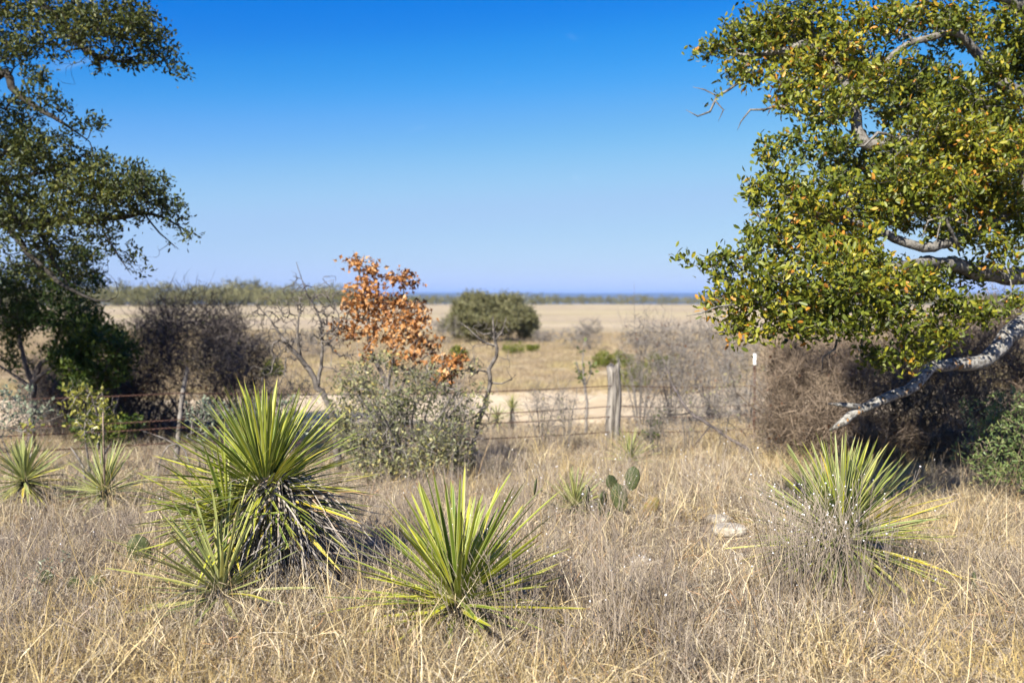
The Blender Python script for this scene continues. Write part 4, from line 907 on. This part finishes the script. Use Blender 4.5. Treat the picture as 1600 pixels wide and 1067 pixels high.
# ------------------------------------------------------------------ prickly pears
def cactus_mat(name, a, b_, c_):
    m, n = new_mat(name); tcn = n.nodes.new('ShaderNodeTexCoord'); v = tcn.outputs['Object']
    q = noise(n, 12, 4, v); vo = n.nodes.new('ShaderNodeTexVoronoi'); vo.inputs['Scale'].default_value = 34; n.links.new(v, vo.inputs['Vector'])
    col = mixc(n, mrange(n, q.outputs[0], .35, .65), a, b_); col = mixc(n, mrange(n, vo.outputs['Distance'], .0, .22, 1, 0), col, c_)
    finish(n, col, .55, 0, .3, q.outputs[0], .3); return m
M['pad'] = cactus_mat('pad', (.042, .055, .02), (.08, .09, .032), (.17, .14, .07))
M['pad_ripe'] = cactus_mat('pad_ripe', (.20, .19, .06), (.30, .17, .08), (.22, .06, .04))
def pad_mesh(seed):
    g = np.random.default_rng(seed); zs = np.linspace(0, 1, 9); s = 14; V = []
    for z in zs:
        w = .31 * math.sqrt(max(0, 1 - ((z - .56) / .56) ** 2)) if z < .56 else .31 * math.sqrt(max(0, 1 - ((z - .56) / .44) ** 2)); w = max(w, .06 if z < .1 else .012)
        th = np.arange(s) * TAU / s
        V.append(np.stack([np.cos(th) * w * (1 + g.normal(0, .03)), np.sin(th) * (.075 * (w / .31) ** .6) * (1 + .1 * np.cos(th * 3)), np.full(s, z) + .02 * np.sin(th * 2)], 1))
    V = np.concatenate(V); i = (np.arange(8)[:, None] * s + np.arange(s)[None]); j = (np.arange(8)[:, None] * s + (np.arange(s)[None] + 1) % s)
    Q = np.stack([i, j, j + s, i + s], -1).reshape(-1, 4); l = 8 * s
    return V, Q, np.stack([np.full(s - 2, l), l + np.arange(1, s - 1), l + np.arange(2, s)], 1)
def spine_mesh(V, g, n=44):
    p = V[g.integers(14, len(V) - 14, n)]; d = unit(p * (1, 3, 0) + rdir(g, n) * .25); L_ = g.uniform(.10, .22, n)
    Vv, Fc, R = leaf_geo(p, d, rdir(g, n), L_, np.full(n, .006), g.random(n), 'kite'); return Vv, Fc
PADS = []
for s_ in range(4):
    V, Q, T = pad_mesh(s_); Vs_, Fs_ = spine_mesh(V, np.random.default_rng(s_))
    PADS.append((mesh_np('pad', V, [Q, T], M['pad'], smooth=True), mesh_np('pad', V, [Q, T], M['pad_ripe'], smooth=True), mesh_np('spines', Vs_, Fs_, M['whitecurl'], {'rnd': np.full(len(Vs_), .5)})))
def cactus(label, px, d, pads):
    b = GD(px, d); r = empty('prickly_pear', b, label, 'cactus', 'prickly pears in the grass'); g = np.random.default_rng(int(px))
    for i, (x, y, h, roll, yaw, ripe) in enumerate(pads):
        q = P(x, y, d); o = obj('pad', PADS[i % 4][1 if ripe else 0], r)
        o.location = Vector(q - b) + Vector((0, g.uniform(-.05, .05), -.035)); o.rotation_euler = (g.uniform(-.15, .15), math.radians(roll), math.radians(yaw)); o.scale = (h * .9, h * .9, h * .9)
        if ripe: o['label'] = 'yellowing reddish pad'
        s = obj('spines', PADS[i % 4][2], o); tag(s, kind='stuff')
cactus('dark upright prickly pear pad at the left foot of the tallest yucca', 218, 5.5, [(218, 886, .235, -8, 10, 0), (232, 900, .14, 40, 30, 0)])
cactus('flat grey-green prickly pear pads low in golden grass next to a leafy sprig', 115, 5.15, [(85, 918, .16, -30, 20, 0), (108, 924, .15, 25, -15, 0), (150, 930, .18, 12, 14, 0), (132, 928, .13, -25, 50, 0)])
cactus('prickly pear clump with one yellow-red pad behind the middle yucca', 950, 6.9, [(972, 790, .22, -10, 15, 0), (985, 758, .19, 8, -5, 0), (962, 762, .15, -22, 20, 0), (1003, 797, .19, 38, 14, 1), (942, 800, .22, -8, 50, 0), (915, 790, .20, -4, 70, 0), (950, 830, .2, 5, 30, 0), (980, 830, .16, 10, -30, 0), (835, 765, .13, 0, 80, 0)])
cactus('small grey upright cactus pad stub in the grass right of the yellow-edged yucca', 1516, 5.0, [(1516, 925, .17, 2, 72, 0), (1518, 960, .14, -4, 60, 0)])

# ------------------------------------------------------------------ stones, fallen wood
def rock(label, px, d, w, h, seed):
    b = GD(px, d); g = np.random.default_rng(seed); bpy_me = bpy.data.meshes.new('limestone')
    import bmesh
    bm = bmesh.new(); bmesh.ops.create_icosphere(bm, subdivisions=3, radius=1)
    k = g.normal(0, 1, (6, 3))
    for v in bm.verts:
        q = np.array(v.co); f = 1 + .12 * sum(math.sin(q @ kk * 2.2) for kk in k) / 2.4
        v.co = Vector((q[0] * w * .5 * f, q[1] * w * .4 * f, np.clip(q[2], -.6, .55) * h * f))
    bm.to_mesh(bpy_me); bm.free(); bpy_me.materials.append(M['stone'])
    o = obj('limestone_rock', bpy_me); o.location = Vector(b) + Vector((0, 0, h * .45)); tag(o, label, 'rock', 'pale stones in the grass')
m, n = new_mat('stone'); tcn = n.nodes.new('ShaderNodeTexCoord'); q = noise(n, 18, 6, tcn.outputs['Object'], .7)
finish(n, mixc(n, mrange(n, q.outputs[0], .35, .65), (.24, .205, .165), (.50, .45, .38)), .95, 0, .1, q.outputs[0], .8); M['stone'] = m
rock('flat pale limestone slab lying in the grass left of the yellow-edged yucca', 1142, 6.6, .24, .06, 1)
rock('smaller pale stone just beyond the flat limestone slab', 1128, 7.0, .18, .05, 2)
rock('small cream stone in the grass in front of the flat limestone slab', 1158, 5.9, .10, .07, 3)
rock('pale stone in the weeds right of the middle yucca', 1000, 5.8, .11, .05, 4)
g = np.random.default_rng(301); b = GD(262, 8.9)
shrub('fallen_branch', 'bleached forked branch lying in the grass below the fence stick', 'branch', b,
      [[(GD(240, 8.9) + (0, 0, .03), .008), (P(255, 708, 8.9), .008), (P(272, 694, 8.9), .010), (P(290, 706, 8.8), .011), (GD(302, 8.7) + (0, 0, .0), .012)], limb((276,696,8.9,.009),(250,682,8.95,.007),(218,672,9,.003))], clump_pts([(250,680,25,8,8.9,.3)], g, 1.0), None, 'grey_twig', .05, .002, .004, seed=301, thin=.75)
b = GD(20, 4.7)
shrub('agarita_sprig', 'leaning grey-green leafy sprig beside low prickly pear pads', 'shrub', b, [[(b + (-.1, 0, -.03), .006), (P(30, 920, 4.7), .005), (P(70, 890, 4.7), .004), (P(105, 868, 4.7), .002)]],
      clump_pts([(45,912,30,12,4.7),(75,888,22,14,4.7),(98,874,12,12,4.7)], g, 5), dict(mat='grey_leaf', per=1.8, ln=.030, wd=.008, r=.004, rmean=.8), 'brown_twig', .03, .0015, .003, seed=302)

# ------------------------------------------------------------------ grass and weeds (instanced clumps)
def blade_clump(name, n, R, h0, h1, wd, bend, mat, g, seg=4, curl=.08, lean=.25):
    a = g.uniform(0, TAU, n); rr = R * np.sqrt(g.random(n)); p0 = np.stack([rr * np.cos(a), rr * np.sin(a), np.full(n, -.015)], 1)
    d = unit(np.stack([np.cos(a), np.sin(a), np.zeros(n)], 1) * (lean * g.random((n, 1)) * 2) + g.normal(0, lean * .6, (n, 3)) * (1, 1, 0) + (0, 0, 1))
    ln = g.uniform(h0, h1, n) * (1 - .3 * rr / R); V, Fc, Rn = strips(p0, d, ln, wd * g.uniform(.6, 1.3, n), bend * g.random(n) ** 1.5 * 1.3, g, seg, curl)
    V[:, 2] = np.maximum(V[:, 2], -.015)
    return mesh_np(name, V, Fc, mat, {'rnd': Rn})
def weed_clump(name, n, R, h0, h1, g, heads=True):
    paths = []; hd = []
    for i in range(n):
        a = g.uniform(0, TAU); r = R * math.sqrt(g.random()); b = np.array([r * math.cos(a), r * math.sin(a), -.01]); h = g.uniform(h0, h1)
        d = unit(np.array([math.cos(a) * .25 * g.random(), math.sin(a) * .25 * g.random(), 1]) + g.normal(0, .10, 3) * (1, 1, 0))
        q = np.array([b, b + d * h * .5 + g.normal(0, .008, 3), b + d * h + g.normal(0, .012, 3)]); paths.append((q, np.array([.0017, .0013, .0007]), 3))
        for k in range(int(g.integers(3, 7))):
            t = g.uniform(.35, .95); s = q[1] * (1 - (t - .5) * 2) + q[2] * (t - .5) * 2 if t > .5 else q[0] * (1 - 2 * t) + q[1] * 2 * t
            e = s + unit(d + rdir(g, 1)[0] * .7) * h * g.uniform(.08, .25); paths.append((np.array([s, e]), np.array([.0011, .0006]), 3))
            if heads and g.random() < .015: hd.append(e)
        if heads and g.random() < .05: hd.append(q[2])
    V, Q, T = tubes(paths); R_ = g.random(len(V)); me_mats = [M['stem'], M['flower']]
    nq = len(Q); F3 = [Q, T]
    if hd:
        o = np.array([(1, 0, 0), (-1, 0, 0), (0, 1, 0), (0, -1, 0), (0, 0, .8), (0, 0, -.8)]) * .0055; f = np.array([(0, 2, 4), (2, 1, 4), (1, 3, 4), (3, 0, 4), (2, 0, 5), (1, 2, 5), (3, 1, 5), (0, 3, 5)])
        hv = np.concatenate([c + o * g.uniform(.6, 1.3) for c in hd]); hf = np.concatenate([f + len(V) + 6 * i for i in range(len(hd))]); V = np.concatenate([V, hv]); R_ = np.concatenate([R_, np.ones(len(hv))]); F3.append(hf)
    me = mesh_np(name, V, F3, me_mats, {'rnd': R_})
    if hd:
        mi = np.zeros(len(me.polygons), np.int32); mi[nq + len(T):] = 1; me.polygons.foreach_set('material_index', mi)
    return me
def scatter(name, label, cat, meshes, pts, rot, scl, var):
    src = bpy.data.collections.new(name + '_sources')          # never linked to the scene
    for i, me in enumerate(meshes):
        src.objects.link(bpy.data.objects.new('%s_%02d' % (name, i), me))
    me = bpy.data.meshes.new(name); n = len(pts); me.vertices.add(n); me.vertices.foreach_set('co', np.ascontiguousarray(pts, np.float32).ravel())
    a = me.attributes.new('rot', 'FLOAT_VECTOR', 'POINT'); a.data.foreach_set('vector', np.ascontiguousarray(rot, np.float32).ravel())
    a = me.attributes.new('scl', 'FLOAT_VECTOR', 'POINT'); a.data.foreach_set('vector', np.ascontiguousarray(scl, np.float32).ravel())
    a = me.attributes.new('var', 'INT', 'POINT'); a.data.foreach_set('value', np.ascontiguousarray(var, np.int32))
    for m_ in meshes[0].materials: me.materials.append(m_)
    o = obj(name, me); tag(o, label, cat, None, 'stuff')
    t = bpy.data.node_groups.new(name, 'GeometryNodeTree'); t.interface.new_socket('Geometry', in_out='INPUT', socket_type='NodeSocketGeometry'); t.interface.new_socket('Geometry', in_out='OUTPUT', socket_type='NodeSocketGeometry')
    N = t.nodes.new; i_ = N('NodeGroupInput'); o_ = N('NodeGroupOutput'); ci = N('GeometryNodeCollectionInfo'); ci.inputs[0].default_value = src
    ci.inputs['Separate Children'].default_value = True; ci.inputs['Reset Children'].default_value = True
    ip = N('GeometryNodeInstanceOnPoints'); ip.inputs['Pick Instance'].default_value = True
    def na(nm, ty):
        q = N('GeometryNodeInputNamedAttribute'); q.data_type = ty; q.inputs[0].default_value = nm; return q.outputs[0]
    l = t.links.new; l(i_.outputs[0], ip.inputs['Points']); l(ci.outputs[0], ip.inputs['Instance']); l(na('var', 'INT'), ip.inputs['Instance Index'])
    e2 = N('FunctionNodeEulerToRotation'); l(na('rot', 'FLOAT_VECTOR'), e2.inputs[0]); l(e2.outputs[0], ip.inputs['Rotation']); l(na('scl', 'FLOAT_VECTOR'), ip.inputs['Scale'])
    l(ip.outputs[0], o_.inputs[0]); md = o.modifiers.new('scatter', 'NODES'); md.node_group = t
    return o
def field(g, d0, d1, dens, margin=.9, half=.60):
    out = []
    d = d0
    while d < d1:
        s = max(.25, d * .06); w = half * (d + s) + margin; n = g.poisson(dens(d) * 2 * w * s)
        out.append(np.stack([g.uniform(-w, w, n), g.uniform(d, d + s, n)], 1)); d += s
    return np.concatenate(out)
def vnoise(x, y, k, s):
    return .5 + .25 * (np.sin(x * k + s) * np.sin(y * k * 1.1 + 2 * s) + np.sin(x * k * .53 + y * k * .61 + 3 * s) + .6 * np.sin(x * k * 1.9 - y * k * 1.7 + s))
def clear_stones(q):
    # bare patches around the pale stones
    k = np.ones(len(q), bool)
    for px_, d_, w_, l_ in ((1142, 6.45, .26, .42), (1128, 6.95, .18, .25), (1158, 5.8, .10, .22), (1000, 5.65, .14, .28)):
        c = GD(px_, d_); k &= ((q[:, 0] - c[0]) / w_) ** 2 + ((q[:, 1] - c[1]) / l_) ** 2 > 1
    return k
def to3(q): return np.column_stack([q, gz(q[:, 0], q[:, 1])])
def rs(g, n, s0, s1, tilt=.12, zvar=.25):
    rot = np.stack([g.normal(0, tilt, n), g.normal(0, tilt, n), g.uniform(0, TAU, n)], 1); s = g.uniform(s0, s1, n); scl = np.stack([s, s, s * g.uniform(1 - zvar, 1 + zvar, n)], 1); return rot, scl
dist_to_ = lambda q, px, d: np.hypot(q[:, 0] - GD(px, d)[0], q[:, 1] - d)
ROADM = lambda q: np.abs(q[:, 1] - road_mid(q[:, 0])) < 3.5 + .9 * np.sin(q[:, 0] * 1.9) * np.sin(q[:, 0] * .7 + 1)
g = np.random.default_rng(401)
# short curled litter carpet
lit = [blade_clump('litter', 80, .15, .06, .24, .0040, 1.1, M['litter'], g, 4, .28, .9) for _ in range(8)]
q = field(g, 1.6, 15, lambda d: 120 if d < 7 else (80 if d < 10 else 45)); q = q[clear_stones(q)]; rot, scl = rs(g, len(q), .8, 1.35, .35)
scatter('grass_litter', 'short tangled dry grass litter covering the ground', 'grass', lit, to3(q), rot, scl, g.integers(0, 8, len(q)))
# golden standing grass: thick at the front left and far right, thin where the weeds stand
gr = [blade_clump('grass', 46, .09, .14, .40, .0036, .95, M['grass'], g, 5, .17, .55) for _ in range(10)]
q = field(g, 1.5, 15, lambda d: 85 if d < 7 else (55 if d < 10 else 34))
gold = np.clip((4.9 - q[:, 1]) * .5, 0, 1) * np.clip((1.0 - q[:, 0]) * .6 + .35, .15, 1) + np.clip((q[:, 0] - 1.7) * .8, 0, .8) + .25 + .5 * (vnoise(q[:, 0], q[:, 1], 2.1, .7) - .5)
keep = g.random(len(q)) < np.clip(gold + .30, .25, 1); q = q[keep]; q = q[clear_stones(q)]; rot, scl = rs(g, len(q), .5, 1.25, .38, .4)
scl *= np.where(q[:, 1] < 3.0, .85, 1.15)[:, None]
scatter('dry_grass', 'golden dry grass standing thick across the foreground', 'grass', gr, to3(q), rot, scl, g.integers(0, 10, len(q)))
gm_ = blade_mat('gold_grass', [(0, (.16, .10, .045)), (.35, (.42, .30, .125)), (.75, (.62, .47, .20)), (1, (.76, .64, .36))], None, 0, .35, .42)
gg_ = [blade_clump('gold', 40, .10, .22, .52, .0036, .8, gm_, g, 6, .14, .45) for _ in range(8)]
q = field(g, 1.7, 4.9, lambda d: 60); kp = np.clip((4.75 - q[:, 1]) * 1.1, 0, 1) * np.clip(.75 - q[:, 0] * .45, .22, 1) * np.clip(.35 + vnoise(q[:, 0], q[:, 1], 2.4, 1.3), 0, 1)
kp *= np.clip(dist_to_(q, 715, 4.7) / .5, .2, 1) * np.clip(dist_to_(q, 345, 4.6) / .35, .3, 1); q = q[g.random(len(q)) < kp]; rot, scl = rs(g, len(q), .6, 1.0, .25)
scatter('golden_grass', 'tall bright golden grass blades in the closest strip of the meadow', 'grass', gg_, to3(q), rot, scl, g.integers(0, 8, len(q)))
# purple-grey weed stems with tiny white heads
wd = [weed_clump('weed', 15, .10, .22, .46, g, True) for _ in range(8)]; wb = [weed_clump('weed', 17, .11, .16, .36, g, False) for _ in range(6)]
def dist_to(q, px, d): c = GD(px, d); return np.hypot(q[:, 0] - c[0], q[:, 1] - c[1])
q = field(g, 2.6, 14, lambda d: 42 if d < 8 else 24)
wt = .05 + .8 * np.exp(-(dist_to(q, 930, 4.4) / .75) ** 2) + .9 * np.exp(-(dist_to(q, 1280, 4.9) / .30) ** 2) + .45 * np.exp(-(dist_to(q, 620, 6.6) / 1.2) ** 2) + .5 * np.exp(-(dist_to(q, 120, 5.9) / .9) ** 2) + .5 * (vnoise(q[:, 0], q[:, 1], 1.7, 2.2) - .5)
wt *= np.clip((q[:, 1] - 2.9) / 1.2, 0, 1)
# keep the low yucca and prickly pears readable
for px_, d_, r_ in ((425, 5.0, .45), (345, 4.6, .35), (710, 4.5, .35), (218, 5.3, .25), (115, 4.95, .3), (960, 6.5, .35), (1142, 6.3, .3), (1000, 5.5, .12)): wt *= np.clip(dist_to(q, px_, d_) / r_, .15, 1)
q = q[g.random(len(q)) < wt]; q = q[clear_stones(q)]; rot, scl = rs(g, len(q), .6, 1.0, .22)
scl *= np.where(np.hypot(q[:, 0] - .4, q[:, 1] - 4.6) < .9, 1.3, 1.0)[:, None]
scatter('dry_weeds', 'purple-grey dry weed stems dotted with tiny white flower heads', 'weeds', wd + wb, to3(q), rot, scl, np.where(g.random(len(q)) < np.where((np.abs(q[:, 0] - 1.6) < .5) & (q[:, 1] < 5.5), .95, .35), g.integers(0, 8, len(q)), g.integers(8, 14, len(q))))
tw_ = []
for _ in range(6):
    paths = []; hd = []
    for i in range(9):
        a = g.uniform(0, TAU); b0 = np.array([.05 * math.cos(a), .05 * math.sin(a), 0]); h = g.uniform(.42, .66); d = unit(np.array([math.cos(a) * .22, math.sin(a) * .22, 1]) + g.normal(0, .06, 3))
        p = np.array([b0, b0 + d * h * .55 + g.normal(0, .012, 3), b0 + d * h + g.normal(0, .02, 3)]); paths.append((p, np.array([.0018, .0014, .0008]), 3)); (hd.append(p[2]) if g.random() < .55 else 0)
        for k in range(5):
            t = g.uniform(.0, .9); s0 = p[1] * (1 - t) + p[2] * t; e0 = s0 + unit(d + rdir(g, 1)[0] * .8) * g.uniform(.05, .14); paths.append((np.array([s0, e0]), np.array([.0011, .0007]), 3))
            if g.random() < .10: hd.append(e0)
    V, Q, T = tubes(paths); o6 = np.array([(1, 0, 0), (-1, 0, 0), (0, 1, 0), (0, -1, 0), (0, 0, .7), (0, 0, -.7)]) * .0050; f8 = np.array([(0, 2, 4), (2, 1, 4), (1, 3, 4), (3, 0, 4), (2, 0, 5), (1, 2, 5), (3, 1, 5), (0, 3, 5)])
    hv = np.concatenate([c + o6 * g.uniform(.5, 1.3) for c in hd]); hf = np.concatenate([f8 + len(V) + 6 * i for i in range(len(hd))])
    me = mesh_np('white_weed', np.concatenate([V, hv]), [Q, T, hf], [M['stem'], M['flower']], {'rnd': g.uniform(.4, 1, len(V) + len(hv))})
    mi = np.zeros(len(me.polygons), np.int32); mi[len(Q) + len(T):] = 1; me.polygons.foreach_set('material_index', mi); tw_.append(me)
q = np.concatenate([GD(px, d)[:2] + g.normal(0, s_, (k, 2)) * (1, .7) for px, d, s_, k in ((1262, 4.95, .13, 12), (1330, 4.75, .15, 3), (900, 6.2, .5, 3), (930, 4.6, .30, 2), (1050, 6.4, .5, 3), (820, 4.5, .2, 1))]); rot, scl = rs(g, len(q), .8, 1.1, .1)
scatter('white_headed_weeds', 'tall thin grey weeds topped with white dried flower heads', 'weeds', tw_, to3(q), rot, scl, g.integers(0, 6, len(q)))
# whitish curled dead grass patches
wc = [blade_clump('curl', 90, .10, .05, .13, .0048, .9, M['whitecurl'], g, 5, .4, 1.0) for _ in range(4)]
q = np.concatenate([GD(px, d)[:2] + g.normal(0, s, (k, 2)) for px, d, s, k in ((1165, 4.85, .16, 46), (1060, 5.1, .13, 22), (560, 5.0, .16, 26), (480, 4.8, .2, 24), (300, 5.6, .1, 10), (1240, 4.6, .2, 20), (700, 4.45, .15, 10))]); rot, scl = rs(g, len(q), .6, 1.1)
scatter('curled_grass', 'whitish curled dead grass in small patches', 'grass', wc, to3(q), rot, scl, g.integers(0, 4, len(q)))
# a few long golden straws arching over the rest
stw = [blade_clump('straw', 3, .03, .45, .75, .0042, .55, M['grass'], g, 7, .05, .5) for _ in range(6)]
q = field(g, 2.4, 10, lambda d: 12); rot, scl = rs(g, len(q), .6, 1.1, .45)
scatter('long_straws', 'long single golden straws arching over the dry grass', 'grass', stw, to3(q), rot, scl, g.integers(0, 6, len(q)))
# pasture tufts beyond the fence
pt = [blade_clump('tuft', 40, .22, .12, .34, .010, .6, M['pasture_blade'], g, 3, .08, .4) for _ in range(6)]
q = field(g, 13.5, 75, lambda d: 26 * (15 / d) ** 1.3); q = q[~ROADM(q) | (g.random(len(q)) < .06)]; rot, scl = rs(g, len(q), .6, 1.1); scl *= (1 + np.clip((q[:, 1] - 15) / 40, 0, 1.2))[:, None]
scl[:, 2] *= np.where((q[:, 1] > 24) & (q[:, 1] < 27), 1.0, .62)
scatter('pasture_grass', 'short tan pasture grass beyond the fence', 'grass', pt, to3(q), rot, scl, g.integers(0, 6, len(q)))

# ------------------------------------------------------------------ haze
hb = np.array([(x, y, z) for x in (-30000, 30000) for y in (-200, 36000) for z in (-44., 125.)])
me = mesh_np('haze', hb, [np.array([(0, 1, 3, 2), (4, 6, 7, 5), (0, 4, 5, 1), (2, 3, 7, 6), (0, 2, 6, 4), (1, 5, 7, 3)])], [])
m = bpy.data.materials.new('haze'); m.use_nodes = True; n = m.node_tree; n.nodes.clear()
o = n.nodes.new('ShaderNodeOutputMaterial'); v = n.nodes.new('ShaderNodeVolumePrincipled'); n.links.new(v.outputs[0], o.inputs['Volume'])
v.inputs['Density'].default_value = 7e-5; v.inputs['Color'].default_value = (.33, .53, 1.0, 1); v.inputs['Anisotropy'].default_value = 0.0
me.materials.clear(); me.materials.append(m)
tag(obj('haze', me), 'thin blue air over the far hills', 'haze', None, 'stuff')
